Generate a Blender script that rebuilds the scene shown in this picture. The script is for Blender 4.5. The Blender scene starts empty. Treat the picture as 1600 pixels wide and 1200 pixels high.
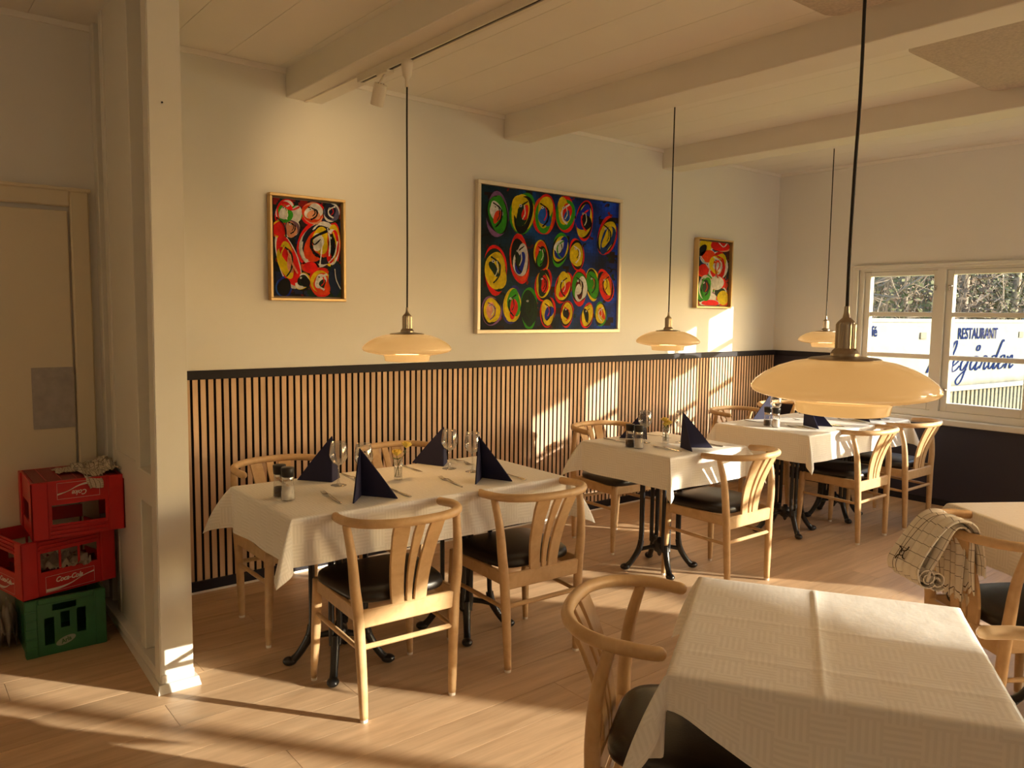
import bpy, bmesh, math, random
import numpy as np
from mathutils import Vector, Matrix
random.seed(7)
SC = bpy.context.scene
COL = SC.collection
PI = math.pi

# ------------------------------------------------------------------ camera, sky, sun, exposure
def cam_axes(yaw, pitch, roll):
    cy, sy, cp, sp = math.cos(yaw), math.sin(yaw), math.cos(pitch), math.sin(pitch)
    fw = Vector((cp*sy, cp*cy, -sp)); rt = Vector((cy, -sy, 0)); up = rt.cross(fw)
    cr, sr = math.cos(roll), math.sin(roll)
    return rt*cr + up*sr, -rt*sr + up*cr, fw
cam = bpy.data.cameras.new('camera'); cam.sensor_width = 36; cam.lens = 1221.38/1600*36
cam.clip_start = 0.02; cam.clip_end = 300
co = bpy.data.objects.new('camera', cam); COL.objects.link(co)
_r, _u, _f = cam_axes(0.682176540, 0.0907833819, 0.0118078745)
mw = Matrix((( _r.x, _u.x, -_f.x, 0), (_r.y, _u.y, -_f.y, 0), (_r.z, _u.z, -_f.z, 1.5), (0, 0, 0, 1)))
co.matrix_world = mw
SC.camera = co
SC.view_settings.view_transform = 'Standard'; SC.view_settings.look = 'None'
SC.view_settings.gamma = 1.0; SC.view_settings.use_curve_mapping = False
SC.view_settings.exposure = 0.25
SC.cycles.max_bounces = 12; SC.cycles.diffuse_bounces = 6; SC.cycles.glossy_bounces = 4
SC.cycles.transmission_bounces = 8; SC.cycles.transparent_max_bounces = 24
SC.cycles.use_denoising = True
SC.cycles.sample_clamp_indirect = 6.0
SC.cycles.caustics_reflective = False; SC.cycles.caustics_refractive = False

SUN_DIR = Vector((-0.61, 0.79, -0.215)).normalized()
w = bpy.data.worlds.new('sky'); SC.world = w; w.use_nodes = True
nt = w.node_tree; nt.nodes.clear()
out = nt.nodes.new('ShaderNodeOutputWorld'); bg = nt.nodes.new('ShaderNodeBackground')
sky = nt.nodes.new('ShaderNodeTexSky'); sky.sky_type = 'NISHITA'; sky.sun_disc = False
sky.sun_elevation = math.radians(14); sky.sun_rotation = math.atan2(-SUN_DIR.x, -SUN_DIR.y)
sky.air_density = 1.0; sky.dust_density = 1.5
bg.inputs['Strength'].default_value = 1.2
nt.links.new(sky.outputs[0], bg.inputs[0]); nt.links.new(bg.outputs[0], out.inputs[0])

sl = bpy.data.lights.new('sun', 'SUN'); sl.energy = 13.0; sl.color = (1.0, 0.88, 0.70); sl.angle = math.radians(0.55)
so = bpy.data.objects.new('sun', sl); COL.objects.link(so); so.location = (12, -10, 8)
so.rotation_euler = SUN_DIR.to_track_quat('-Z', 'Y').to_euler()

def point(name, loc, e, col=(1, 0.62, 0.30), r=0.05):
    l = bpy.data.lights.new(name, 'POINT'); l.energy = e; l.color = col; l.shadow_soft_size = r
    o = bpy.data.objects.new(name, l); COL.objects.link(o); o.location = loc; return o
# bodiless fill lights added out of view to lift the dining room's ambient level
for p, e in (((4.7, -1.0, 2.2), 17), ((5.2, -3.6, 2.2), 18), ((1.6, -4.6, 2.2), 9)):
    point('room_fill_light', p, e, (1.0, 0.92, 0.85), 0.18)
point('room_fill_light', (-1.5, 1.3, 2.2), 6.5, (1.0, 0.72, 0.42), 0.15)  # warm fill added out of view to brighten the door recess

# ------------------------------------------------------------------ helpers
def s2l(c):
    return tuple(((x/255)/12.92 if x/255 <= 0.04045 else ((x/255+0.055)/1.055)**2.4) for x in c)

def obj(name, bm_or_mesh, mat=None, parent=None, loc=None, smooth=False):
    if isinstance(bm_or_mesh, bmesh.types.BMesh):
        me = bpy.data.meshes.new(name); bm_or_mesh.to_mesh(me); bm_or_mesh.free()
    else:
        me = bm_or_mesh
    if mat is not None and not me.materials:
        me.materials.append(mat)
    if smooth:
        for p in me.polygons: p.use_smooth = True
    o = bpy.data.objects.new(name, me); COL.objects.link(o)
    if parent is not None: o.parent = parent
    if loc is not None: o.location = loc
    return o

def tag(o, label=None, cat=None, group=None, kind=None):
    if label: o['label'] = label
    if cat: o['category'] = cat
    if group: o['group'] = group
    if kind: o['kind'] = kind
    return o

def empty(name, loc=(0, 0, 0), rz=0.0):
    o = bpy.data.objects.new(name, None); COL.objects.link(o)
    o.location = loc; o.rotation_euler = (0, 0, rz); o.empty_display_size = 0.05
    return o

def copy_tree(o, parent=None):
    c = o.copy(); COL.objects.link(c)
    if parent is not None:
        c.parent = parent
        c.matrix_parent_inverse = o.matrix_parent_inverse.copy()
    for ch in list(o.children): copy_tree(ch, c)
    return c

def box(bm, x0, x1, y0, y1, z0, z1, bev=0.0):
    r = bmesh.ops.create_cube(bm, size=1.0)
    vs = r['verts']
    for v in vs:
        v.co.x = x0 + (v.co.x+0.5)*(x1-x0); v.co.y = y0 + (v.co.y+0.5)*(y1-y0); v.co.z = z0 + (v.co.z+0.5)*(z1-z0)
    if bev > 0:
        es = list({e for v in vs for e in v.link_edges})
        bmesh.ops.bevel(bm, geom=es, offset=bev, segments=1, affect='EDGES', profile=0.5)
    return bm

def nb(*a, **k):
    return box(bmesh.new(), *a, **k)

def spline(pts, n=6):
    P = [Vector(p) for p in pts]; out = []
    for i in range(len(P)-1):
        p0 = P[max(i-1, 0)]; p1 = P[i]; p2 = P[i+1]; p3 = P[min(i+2, len(P)-1)]
        for k in range(n):
            t = k/n
            out.append(0.5*((2*p1) + (p2-p0)*t + (2*p0-5*p1+4*p2-p3)*t*t + (3*p1-p0-3*p2+p3)*t*t*t))
    out.append(P[-1]); return out

def sweep(bm, path, rad, segs=10, sx=1.0, sy=1.0, up=None, cap=True):
    """tube along path; rad a number or list; elliptical with sx (side) and sy (up)"""
    path = [Vector(p) for p in path]; n = len(path)
    rads = rad if isinstance(rad, (list, tuple)) else [rad]*n
    if len(rads) != n:
        rr = np.interp(np.linspace(0, 1, n), np.linspace(0, 1, len(rads)), rads); rads = list(rr)
    T = []
    for i in range(n):
        a = path[max(i-1, 0)]; b = path[min(i+1, n-1)]; T.append((b-a).normalized())
    ref = Vector(up) if up is not None else (Vector((0, 0, 1)) if abs(T[0].z) < 0.9 else Vector((0, 1, 0)))
    rings = []
    for i in range(n):
        t = T[i]
        s = t.cross(ref)
        if s.length < 1e-5: s = t.cross(Vector((1, 0, 0)))
        s.normalize(); u = s.cross(t).normalized()
        if up is None: ref = u
        ring = []
        for k in range(segs):
            a = 2*PI*k/segs
            ring.append(bm.verts.new(path[i] + s*math.cos(a)*rads[i]*sx + u*math.sin(a)*rads[i]*sy))
        rings.append(ring)
    for i in range(n-1):
        for k in range(segs):
            bm.faces.new((rings[i][k], rings[i][(k+1) % segs], rings[i+1][(k+1) % segs], rings[i+1][k]))
    if cap:
        bm.faces.new(list(reversed(rings[0]))); bm.faces.new(rings[-1])
    return bm

def rounded_tube(bm, path, rad, **k):
    """sweep whose two ends close in a rounded tip"""
    P = [Vector(p) for p in path]; r = rad if not isinstance(rad, (list, tuple)) else rad[0]
    n = len(P); rads = list(np.interp(np.linspace(0, 1, n), np.linspace(0, 1, len(rad)), rad)) if isinstance(rad, (list, tuple)) else [rad]*n
    t0 = (P[0]-P[1]).normalized(); t1 = (P[-1]-P[-2]).normalized()
    pre = [P[0]+t0*rads[0]*math.sin(a) for a in (1.45, 1.1, 0.6)]; prer = [rads[0]*math.cos(a) for a in (1.45, 1.1, 0.6)]
    suf = [P[-1]+t1*rads[-1]*math.sin(a) for a in (0.6, 1.1, 1.45)]; sufr = [rads[-1]*math.cos(a) for a in (0.6, 1.1, 1.45)]
    return sweep(bm, pre+P+suf, prer+rads+sufr, **k)

def lathe(bm, prof, segs=32, flute=None, cx=0, cy=0):
    rings = []
    for i, (r, z) in enumerate(prof):
        ring = []
        for k in range(segs):
            a = 2*PI*k/segs; rr = r
            if flute and flute[0] <= i <= flute[1]: rr = r*(1-0.07*(k % 2))
            ring.append(bm.verts.new((cx+rr*math.cos(a), cy+rr*math.sin(a), z)))
        rings.append(ring)
    for i in range(len(prof)-1):
        for k in range(segs):
            bm.faces.new((rings[i][k], rings[i][(k+1) % segs], rings[i+1][(k+1) % segs], rings[i+1][k]))
    return bm

def lathe_o(name, prof, mat, parent=None, segs=32, smooth=True, flute=None, loc=None):
    bm = bmesh.new(); lathe(bm, prof, segs, flute)
    bmesh.ops.remove_doubles(bm, verts=bm.verts, dist=1e-6)
    return obj(name, bm, mat, parent, loc=loc, smooth=smooth)

# ------------------------------------------------------------------ materials
def mat(name, col, rough=0.5, metal=0.0, spec=0.5, noise=0.0, nscale=20.0, bump=0.0, bscale=80.0, emis=None, estr=0.0, sheen=0.0):
    m = bpy.data.materials.new(name); m.use_nodes = True
    N = m.node_tree.nodes; L = m.node_tree.links; b = N['Principled BSDF']
    b.inputs['Base Color'].default_value = (*col, 1); b.inputs['Roughness'].default_value = rough
    b.inputs['Metallic'].default_value = metal; b.inputs['Specular IOR Level'].default_value = spec
    if sheen: b.inputs['Sheen Weight'].default_value = sheen
    tc = N.new('ShaderNodeTexCoord')
    nz = N.new('ShaderNodeTexNoise'); nz.inputs['Scale'].default_value = nscale; nz.inputs['Detail'].default_value = 4
    L.new(tc.outputs['Object'], nz.inputs['Vector'])
    mx = N.new('ShaderNodeMix'); mx.data_type = 'RGBA'
    k = noise if noise else 0.04
    mx.inputs['A'].default_value = (*[c*(1-k) for c in col], 1); mx.inputs['B'].default_value = (*[min(1, c*(1+k)) for c in col], 1)
    L.new(nz.outputs['Fac'], mx.inputs['Factor']); L.new(mx.outputs['Result'], b.inputs['Base Color'])
    if bump:
        n2 = N.new('ShaderNodeTexNoise'); n2.inputs['Scale'].default_value = bscale; n2.inputs['Detail'].default_value = 3
        L.new(tc.outputs['Object'], n2.inputs['Vector'])
        bp = N.new('ShaderNodeBump'); bp.inputs['Strength'].default_value = bump; bp.inputs['Distance'].default_value = 0.004
        L.new(n2.outputs['Fac'], bp.inputs['Height']); L.new(bp.outputs['Normal'], b.inputs['Normal'])
    if emis:
        b.inputs['Emission Color'].default_value = (*emis, 1); b.inputs['Emission Strength'].default_value = estr
    return m

def wood(name, c1, c2, stretch=(1, 14, 14), scale=3.0, rough=0.45, rnd=0.0, knots=0.0, spec=0.4):
    m = bpy.data.materials.new(name); m.use_nodes = True
    N = m.node_tree.nodes; L = m.node_tree.links; b = N['Principled BSDF']
    b.inputs['Roughness'].default_value = rough; b.inputs['Specular IOR Level'].default_value = spec
    tc = N.new('ShaderNodeTexCoord'); mp = N.new('ShaderNodeMapping'); mp.inputs['Scale'].default_value = stretch
    oi = N.new('ShaderNodeObjectInfo')
    ad = N.new('ShaderNodeVectorMath'); ad.operation = 'MULTIPLY_ADD'
    ad.inputs[1].default_value = (1, 1, 1)
    cb = N.new('ShaderNodeCombineXYZ')
    mu = N.new('ShaderNodeMath'); mu.operation = 'MULTIPLY'; mu.inputs[1].default_value = 37.0
    L.new(oi.outputs['Random'], mu.inputs[0])
    for i in range(3): L.new(mu.outputs[0], cb.inputs[i])
    L.new(tc.outputs['Object'], ad.inputs[0]); L.new(cb.outputs[0], ad.inputs[2])
    L.new(ad.outputs[0], mp.inputs['Vector'])
    nz = N.new('ShaderNodeTexNoise'); nz.inputs['Scale'].default_value = scale; nz.inputs['Detail'].default_value = 8
    nz.inputs['Roughness'].default_value = 0.62; nz.inputs['Distortion'].default_value = 0.6
    L.new(mp.outputs[0], nz.inputs['Vector'])
    cr = N.new('ShaderNodeValToRGB'); e = cr.color_ramp.elements
    e[0].position = 0.28; e[0].color = (*c2, 1); e[1].position = 0.72; e[1].color = (*c1, 1)
    L.new(nz.outputs['Fac'], cr.inputs[0]); last = cr.outputs[0]
    if knots:
        n3 = N.new('ShaderNodeTexNoise'); n3.inputs['Scale'].default_value = 2.2; n3.inputs['Detail'].default_value = 1
        m3 = N.new('ShaderNodeMapping'); m3.inputs['Scale'].default_value = (0.6, 2.0, 1)
        L.new(ad.outputs[0], m3.inputs['Vector']); L.new(m3.outputs[0], n3.inputs['Vector'])
        r3 = N.new('ShaderNodeMapRange'); r3.inputs['From Min'].default_value = 0.70; r3.inputs['From Max'].default_value = 0.80
        L.new(n3.outputs['Fac'], r3.inputs['Value'])
        mk = N.new('ShaderNodeMix'); mk.data_type = 'RGBA'; mk.inputs['B'].default_value = (*[x*0.35 for x in c2], 1)
        ml = N.new('ShaderNodeMath'); ml.operation = 'MULTIPLY'; ml.inputs[1].default_value = knots
        L.new(r3.outputs[0], ml.inputs[0]); L.new(ml.outputs[0], mk.inputs['Factor']); L.new(last, mk.inputs['A']); last = mk.outputs['Result']
    if rnd:
        hs = N.new('ShaderNodeHueSaturation')
        mr = N.new('ShaderNodeMapRange'); mr.inputs['To Min'].default_value = 1-rnd; mr.inputs['To Max'].default_value = 1+rnd
        L.new(oi.outputs['Random'], mr.inputs['Value']); L.new(mr.outputs[0], hs.inputs['Value'])
        L.new(last, hs.inputs['Color']); last = hs.outputs[0]
    L.new(last, b.inputs['Base Color'])
    bp = N.new('ShaderNodeBump'); bp.inputs['Strength'].default_value = 0.12; bp.inputs['Distance'].default_value = 0.002
    L.new(nz.outputs['Fac'], bp.inputs['Height']); L.new(bp.outputs[0], b.inputs['Normal'])
    return m

def clear(name, tint=(1, 1, 1), refl=0.06, edge=0.0):
    m = bpy.data.materials.new(name); m.use_nodes = True
    N = m.node_tree.nodes; L = m.node_tree.links; N.remove(N['Principled BSDF'])
    o = N['Material Output']; t = N.new('ShaderNodeBsdfTransparent'); t.inputs[0].default_value = (*tint, 1)
    g = N.new('ShaderNodeBsdfGlossy'); g.inputs['Roughness'].default_value = 0.02
    mx = N.new('ShaderNodeMixShader')
    lw = N.new('ShaderNodeLayerWeight'); lw.inputs[0].default_value = 0.35
    mr = N.new('ShaderNodeMapRange'); mr.inputs['To Min'].default_value = refl; mr.inputs['To Max'].default_value = refl + edge
    L.new(lw.outputs['Facing'], mr.inputs['Value']); L.new(mr.outputs[0], mx.inputs[0])
    L.new(t.outputs[0], mx.inputs[1]); L.new(g.outputs[0], mx.inputs[2]); L.new(mx.outputs[0], o.inputs[0])
    return m

def cloth_mat(name, c1, c2, block=0.066, stripe=0.0132):
    """woven damask: blocks of stripes running alternately along and across, from the cloth's own UVs in metres"""
    m = bpy.data.materials.new(name); m.use_nodes = True
    N = m.node_tree.nodes; L = m.node_tree.links; b = N['Principled BSDF']
    uv = N.new('ShaderNodeUVMap'); sp = N.new('ShaderNodeSeparateXYZ'); L.new(uv.outputs[0], sp.inputs[0])
    ck = N.new('ShaderNodeTexChecker'); ck.inputs['Scale'].default_value = 1/block
    ck.inputs['Color1'].default_value = (1, 1, 1, 1); ck.inputs['Color2'].default_value = (0, 0, 0, 1)
    L.new(uv.outputs[0], ck.inputs['Vector'])
    mx = N.new('ShaderNodeMix'); mx.data_type = 'FLOAT'
    L.new(ck.outputs['Fac'], mx.inputs['Factor']); L.new(sp.outputs['X'], mx.inputs['A']); L.new(sp.outputs['Y'], mx.inputs['B'])
    mu = N.new('ShaderNodeMath'); mu.operation = 'MULTIPLY'; mu.inputs[1].default_value = 2*PI/stripe
    si = N.new('ShaderNodeMath'); si.operation = 'SINE'
    L.new(mx.outputs['Result'], mu.inputs[0]); L.new(mu.outputs[0], si.inputs[0])
    mr = N.new('ShaderNodeMapRange'); mr.inputs['From Min'].default_value = -0.35; mr.inputs['From Max'].default_value = 0.35
    L.new(si.outputs[0], mr.inputs['Value'])
    cm = N.new('ShaderNodeMix'); cm.data_type = 'RGBA'; cm.inputs['A'].default_value = (*c1, 1); cm.inputs['B'].default_value = (*c2, 1)
    L.new(mr.outputs[0], cm.inputs['Factor']); L.new(cm.outputs['Result'], b.inputs['Base Color'])
    rr = N.new('ShaderNodeMapRange'); rr.inputs['To Min'].default_value = 0.36; rr.inputs['To Max'].default_value = 0.75
    L.new(mr.outputs[0], rr.inputs['Value']); L.new(rr.outputs[0], b.inputs['Roughness'])
    nz = N.new('ShaderNodeTexNoise'); nz.inputs['Scale'].default_value = 9; nz.inputs['Detail'].default_value = 5
    L.new(uv.outputs[0], nz.inputs['Vector'])
    bp = N.new('ShaderNodeBump'); bp.inputs['Strength'].default_value = 0.35; bp.inputs['Distance'].default_value = 0.012
    L.new(nz.outputs['Fac'], bp.inputs['Height']); L.new(bp.outputs[0], b.inputs['Normal'])
    return m

def grid_mat(name, base, line, pitch=0.04, wide=0.045):
    """checked linen: thin dark lines both ways over a pale ground, in the cloth's own UVs in metres"""
    m = bpy.data.materials.new(name); m.use_nodes = True
    N = m.node_tree.nodes; L = m.node_tree.links; b = N['Principled BSDF']; b.inputs['Roughness'].default_value = 0.9
    uv = N.new('ShaderNodeUVMap'); sp = N.new('ShaderNodeSeparateXYZ'); L.new(uv.outputs[0], sp.inputs[0])
    fs = []
    for ax in ('X', 'Y'):
        d = N.new('ShaderNodeMath'); d.operation = 'DIVIDE'; d.inputs[1].default_value = pitch; L.new(sp.outputs[ax], d.inputs[0])
        f = N.new('ShaderNodeMath'); f.operation = 'FRACT'; L.new(d.outputs[0], f.inputs[0])
        c = N.new('ShaderNodeMath'); c.operation = 'LESS_THAN'; c.inputs[1].default_value = wide; L.new(f.outputs[0], c.inputs[0]); fs.append(c)
    mxm = N.new('ShaderNodeMath'); mxm.operation = 'MAXIMUM'; L.new(fs[0].outputs[0], mxm.inputs[0]); L.new(fs[1].outputs[0], mxm.inputs[1])
    nz = N.new('ShaderNodeTexNoise'); nz.inputs['Scale'].default_value = 60; L.new(uv.outputs[0], nz.inputs['Vector'])
    g = N.new('ShaderNodeMix'); g.data_type = 'RGBA'; g.inputs['A'].default_value = (*[x*0.85 for x in base], 1); g.inputs['B'].default_value = (*base, 1)
    L.new(nz.outputs['Fac'], g.inputs['Factor'])
    cm = N.new('ShaderNodeMix'); cm.data_type = 'RGBA'; cm.inputs['B'].default_value = (*line, 1)
    L.new(mxm.outputs[0], cm.inputs['Factor']); L.new(g.outputs['Result'], cm.inputs['A']); L.new(cm.outputs['Result'], b.inputs['Base Color'])
    return m

def attr_mat(name, rough=0.6):
    m = bpy.data.materials.new(name); m.use_nodes = True
    N = m.node_tree.nodes; L = m.node_tree.links; b = N['Principled BSDF']; b.inputs['Roughness'].default_value = rough; b.inputs['Specular IOR Level'].default_value = 0.15
    a = N.new('ShaderNodeVertexColor'); a.layer_name = 'paint'
    tc = N.new('ShaderNodeTexCoord'); nz = N.new('ShaderNodeTexNoise'); nz.inputs['Scale'].default_value = 45; nz.inputs['Detail'].default_value = 6
    L.new(tc.outputs['Object'], nz.inputs['Vector'])
    mr = N.new('ShaderNodeMapRange'); mr.inputs['To Min'].default_value = 0.55; mr.inputs['To Max'].default_value = 1.35
    L.new(nz.outputs['Fac'], mr.inputs['Value'])
    vm = N.new('ShaderNodeVectorMath'); vm.operation = 'SCALE'; L.new(a.outputs['Color'], vm.inputs[0]); L.new(mr.outputs[0], vm.inputs['Scale'])
    L.new(vm.outputs[0], b.inputs['Base Color'])
    bp = N.new('ShaderNodeBump'); bp.inputs['Strength'].default_value = 0.5; bp.inputs['Distance'].default_value = 0.003
    L.new(nz.outputs['Fac'], bp.inputs['Height']); L.new(bp.outputs[0], b.inputs['Normal'])
    return m

def opal_mat(name, emis, e, alb=(0.50, 0.42, 0.30)):
    m = bpy.data.materials.new(name); m.use_nodes = True
    N = m.node_tree.nodes; L = m.node_tree.links; b = N['Principled BSDF']
    b.inputs['Base Color'].default_value = (*alb, 1); b.inputs['Roughness'].default_value = 0.12
    b.inputs['Coat Weight'].default_value = 0.3
    tc = N.new('ShaderNodeTexCoord'); sp = N.new('ShaderNodeSeparateXYZ'); L.new(tc.outputs['Object'], sp.inputs[0])
    nz = N.new('ShaderNodeTexNoise'); nz.inputs['Scale'].default_value = 5; L.new(tc.outputs['Object'], nz.inputs['Vector'])
    mr = N.new('ShaderNodeMapRange'); mr.inputs['To Min'].default_value = e*0.94; mr.inputs['To Max'].default_value = e*1.06
    L.new(nz.outputs['Fac'], mr.inputs['Value']); L.new(mr.outputs[0], b.inputs['Emission Strength'])
    b.inputs['Emission Color'].default_value = (*emis, 1)
    return m

M = {}
M['wall'] = mat('wall_paint', (0.78, 0.765, 0.735), 0.7, noise=0.015, nscale=3, bump=0.06, bscale=160)
M['ceil'] = mat('ceiling_paint', (0.86, 0.83, 0.785), 0.6, noise=0.03, nscale=4)
M['beam'] = mat('beam_paint', (0.80, 0.765, 0.71), 0.55, noise=0.04, nscale=5)
M['trim'] = mat('white_gloss_paint', (0.73, 0.71, 0.655), 0.4, noise=0.03, nscale=6)
M['dark'] = mat('dark_wall_paint', (0.024, 0.021, 0.038), 0.55, noise=0.08, nscale=4)
M['rail'] = mat('black_rail_paint', (0.016, 0.014, 0.020), 0.6, spec=0.2)
M['felt'] = mat('black_felt', (0.008, 0.006, 0.006), 0.95)
M['slat'] = wood('oak_slat', (0.64, 0.44, 0.29), (0.50, 0.325, 0.20), (16, 16, 1.1), 2.5, 0.55, rnd=0.13)
M['plank'] = wood('oak_floor', (0.70, 0.485, 0.30), (0.48, 0.31, 0.18), (1.0, 11, 11), 2.0, 0.38, rnd=0.09, knots=0.75, spec=0.45)
M['sub'] = mat('floor_gap', (0.10, 0.06, 0.035), 0.8)
M['oak'] = wood('oak_chair', (0.64, 0.435, 0.235), (0.50, 0.315, 0.155), (7, 7, 7), 2.4, 0.42, rnd=0.04)
M['leather'] = mat('black_leather', (0.016, 0.012, 0.010), 0.36, noise=0.15, nscale=30, bump=0.12, bscale=220)
M['iron'] = mat('black_cast_iron', (0.012, 0.011, 0.012), 0.28, bump=0.08, bscale=90)
M['cloth'] = cloth_mat('damask_cloth', (0.87, 0.845, 0.805), (0.81, 0.785, 0.745))
M['tabletop'] = wood('tabletop', (0.35, 0.22, 0.12), (0.25, 0.15, 0.08), (1, 10, 10), 3)
M['napkin'] = mat('navy_paper', (0.012, 0.012, 0.050), 0.8, noise=0.08, nscale=60)
M['glass'] = clear('wine_glass', (0.97, 0.97, 0.97), 0.05, 0.75)
M['pane'] = clear('window_glass', (0.96, 0.975, 0.97), 0.03, 0.25)
M['steel'] = mat('steel', (0.62, 0.58, 0.52), 0.22, metal=1.0)
M['brass'] = mat('brushed_nickel', (0.40, 0.33, 0.25), 0.30, metal=1.0, noise=0.1)
M['cord'] = mat('black_cord', (0.012, 0.008, 0.007), 0.6)
M['blackplastic'] = mat('black_plastic', (0.012, 0.010, 0.010), 0.4)
M['salt'] = mat('salt', (0.80, 0.76, 0.70), 0.8, noise=0.1, nscale=300)
M['pepper'] = mat('pepper', (0.055, 0.035, 0.022), 0.8, noise=0.6, nscale=300)
M['opal'] = opal_mat('opal_glass', (1.0, 0.50, 0.14), 0.40)
M['opal_in'] = opal_mat('opal_ring_glass', (1.0, 0.52, 0.15), 0.50)
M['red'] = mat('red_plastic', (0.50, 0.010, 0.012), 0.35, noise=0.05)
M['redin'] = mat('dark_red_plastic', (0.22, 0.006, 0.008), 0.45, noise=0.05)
M['green'] = mat('green_plastic', (0.022, 0.135, 0.045), 0.4, noise=0.25, nscale=9)
M['print'] = mat('white_print', (0.75, 0.70, 0.64), 0.6)
M['blueprint'] = mat('blue_print', (0.006, 0.013, 0.058), 0.9, spec=0.0)
M['gold'] = mat('gilt_frame', (0.62, 0.43, 0.19), 0.35, metal=0.35, noise=0.08)
M['goldin'] = mat('gilt_shadow_gap', (0.17, 0.10, 0.05), 0.5)
M['silver'] = mat('pale_frame', (0.74, 0.66, 0.53), 0.35, metal=0.15)
M['paint'] = attr_mat('oil_paint')
M['towel'] = grid_mat('checked_linen', (0.86, 0.80, 0.70), (0.10, 0.07, 0.055))
M['towel2'] = grid_mat('checked_linen_fine', (0.66, 0.58, 0.46), (0.12, 0.09, 0.07), 0.022, 0.12)
M['motif'] = mat('dark_motif', (0.03, 0.018, 0.012), 0.9)
M['panel'] = mat('acoustic_felt', (0.52, 0.45, 0.385), 0.95, noise=0.32, nscale=75, bump=0.6, bscale=150)
M['plate'] = mat('frosted_plate', (0.40, 0.37, 0.35), 0.4, noise=0.25, nscale=28, bump=0.1)
M['door'] = mat('door_paint', (0.74, 0.66, 0.50), 0.5, noise=0.04, nscale=3)
M['white'] = mat('white_lacquer', (0.80, 0.74, 0.65), 0.35)
M['stem'] = mat('green_stem', (0.10, 0.13, 0.04), 0.6)
M['petal'] = mat('yellow_petal', (0.95, 0.72, 0.16), 0.6, noise=0.15, nscale=90)
M['grass'] = mat('grass', (0.55, 0.50, 0.07), 0.9, noise=0.5, nscale=6)
M['fence'] = mat('weathered_wood', (0.075, 0.07, 0.055), 0.8, noise=0.2, nscale=10)
M['bark'] = mat('pale_bark', (0.17, 0.135, 0.105), 0.85, noise=0.4, nscale=7)
M['twig'] = mat('grey_twig', (0.17, 0.135, 0.105), 0.85, noise=0.3, nscale=5)
M['needle'] = mat('conifer_green', (0.045, 0.055, 0.018), 0.8, noise=0.5, nscale=2)
M['leaf'] = mat('olive_leaf', (0.075, 0.078, 0.024), 0.8, noise=0.5, nscale=2)
M['brown'] = mat('dry_leaf', (0.085, 0.055, 0.032), 0.85, noise=0.5, nscale=3)
mb_ = bpy.data.materials.new('banner_vinyl'); mb_.use_nodes = True
_N = mb_.node_tree.nodes; _L = mb_.node_tree.links; _b = _N['Principled BSDF']
_b.inputs['Base Color'].default_value = (0.165, 0.175, 0.185, 1); _b.inputs['Specular IOR Level'].default_value = 0.0; _b.inputs['Roughness'].default_value = 0.5
_tc = _N.new('ShaderNodeTexCoord'); _nz = _N.new('ShaderNodeTexNoise'); _nz.inputs['Scale'].default_value = 1.6
_L.new(_tc.outputs['Object'], _nz.inputs['Vector']); _bp = _N.new('ShaderNodeBump'); _bp.inputs['Strength'].default_value = 0.6; _bp.inputs['Distance'].default_value = 0.12
_L.new(_nz.outputs['Fac'], _bp.inputs['Height']); _L.new(_bp.outputs[0], _b.inputs['Normal'])
M['vinyl'] = mb_

# ------------------------------------------------------------------ the room
W = 4.185; XF = 6.575; CZ = 2.805; XL = -2.6; YB = -6.4; XO = 6.70
bm = nb(XL-.1, XO, YB-.1, W+.12, -0.06, -0.006)
floor = tag(obj('floor', bm, M['sub']), kind='structure')
pw = 0.192; y = W
row = 0
while y > YB:
    x = XL + [0.0, -1.3, -0.55, -1.75, -0.95][row % 5] * 1.0 - random.random()*0.3
    while x < XF:
        ln = 2.35
        x0 = max(x, XL); x1 = min(x+ln, XF); y0 = max(y-pw, YB)
        if x1-x0 > 0.02:
            # planks that could be seen from near the camera one by one, the rest of the room as longer pieces
            o = obj('plank', nb(x0+.0009, x1-.0009, y0+.0011, y-.0011, -0.012, 0.0), M['plank'], floor)
        x += ln
    y -= pw; row += 1

ceiling = tag(obj('ceiling', nb(XL-.1, XO, YB-.1, W+.12, CZ+.012, CZ+.10), M['ceil']), kind='structure')
bx = XF - 0.02
BW = 0.29
k = 0
xx = XL
while xx < XF:
    x1 = min(xx+BW, XF)
    obj('ceiling_board', nb(xx+.0012, x1-.0012, YB, W, CZ, CZ+.014), M['ceil'], ceiling)
    xx += BW
# beams across the room
for i, x0 in enumerate([0.235, 1.79, 3.305, 4.912]):
    if i == 0: continue
    wdt = 0.212
    tag(obj('trim_%d' % i, nb(x0, x0+wdt, YB, W, 2.652, CZ+.004, bev=0.004), M['beam']), kind='structure')

wall_back = tag(obj('wall_back', nb(XL, XO, W, W+.12, 0, CZ+.02), M['wall']), kind='structure')
tag(obj('wall_left', nb(XL-.1, XL, YB-.1, W+.12, 0, CZ+.02), M['wall']), kind='structure')
tag(obj('wall_front', nb(XL, XO, YB-.1, YB, 0, CZ+.02), M['wall']), kind='structure')

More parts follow.
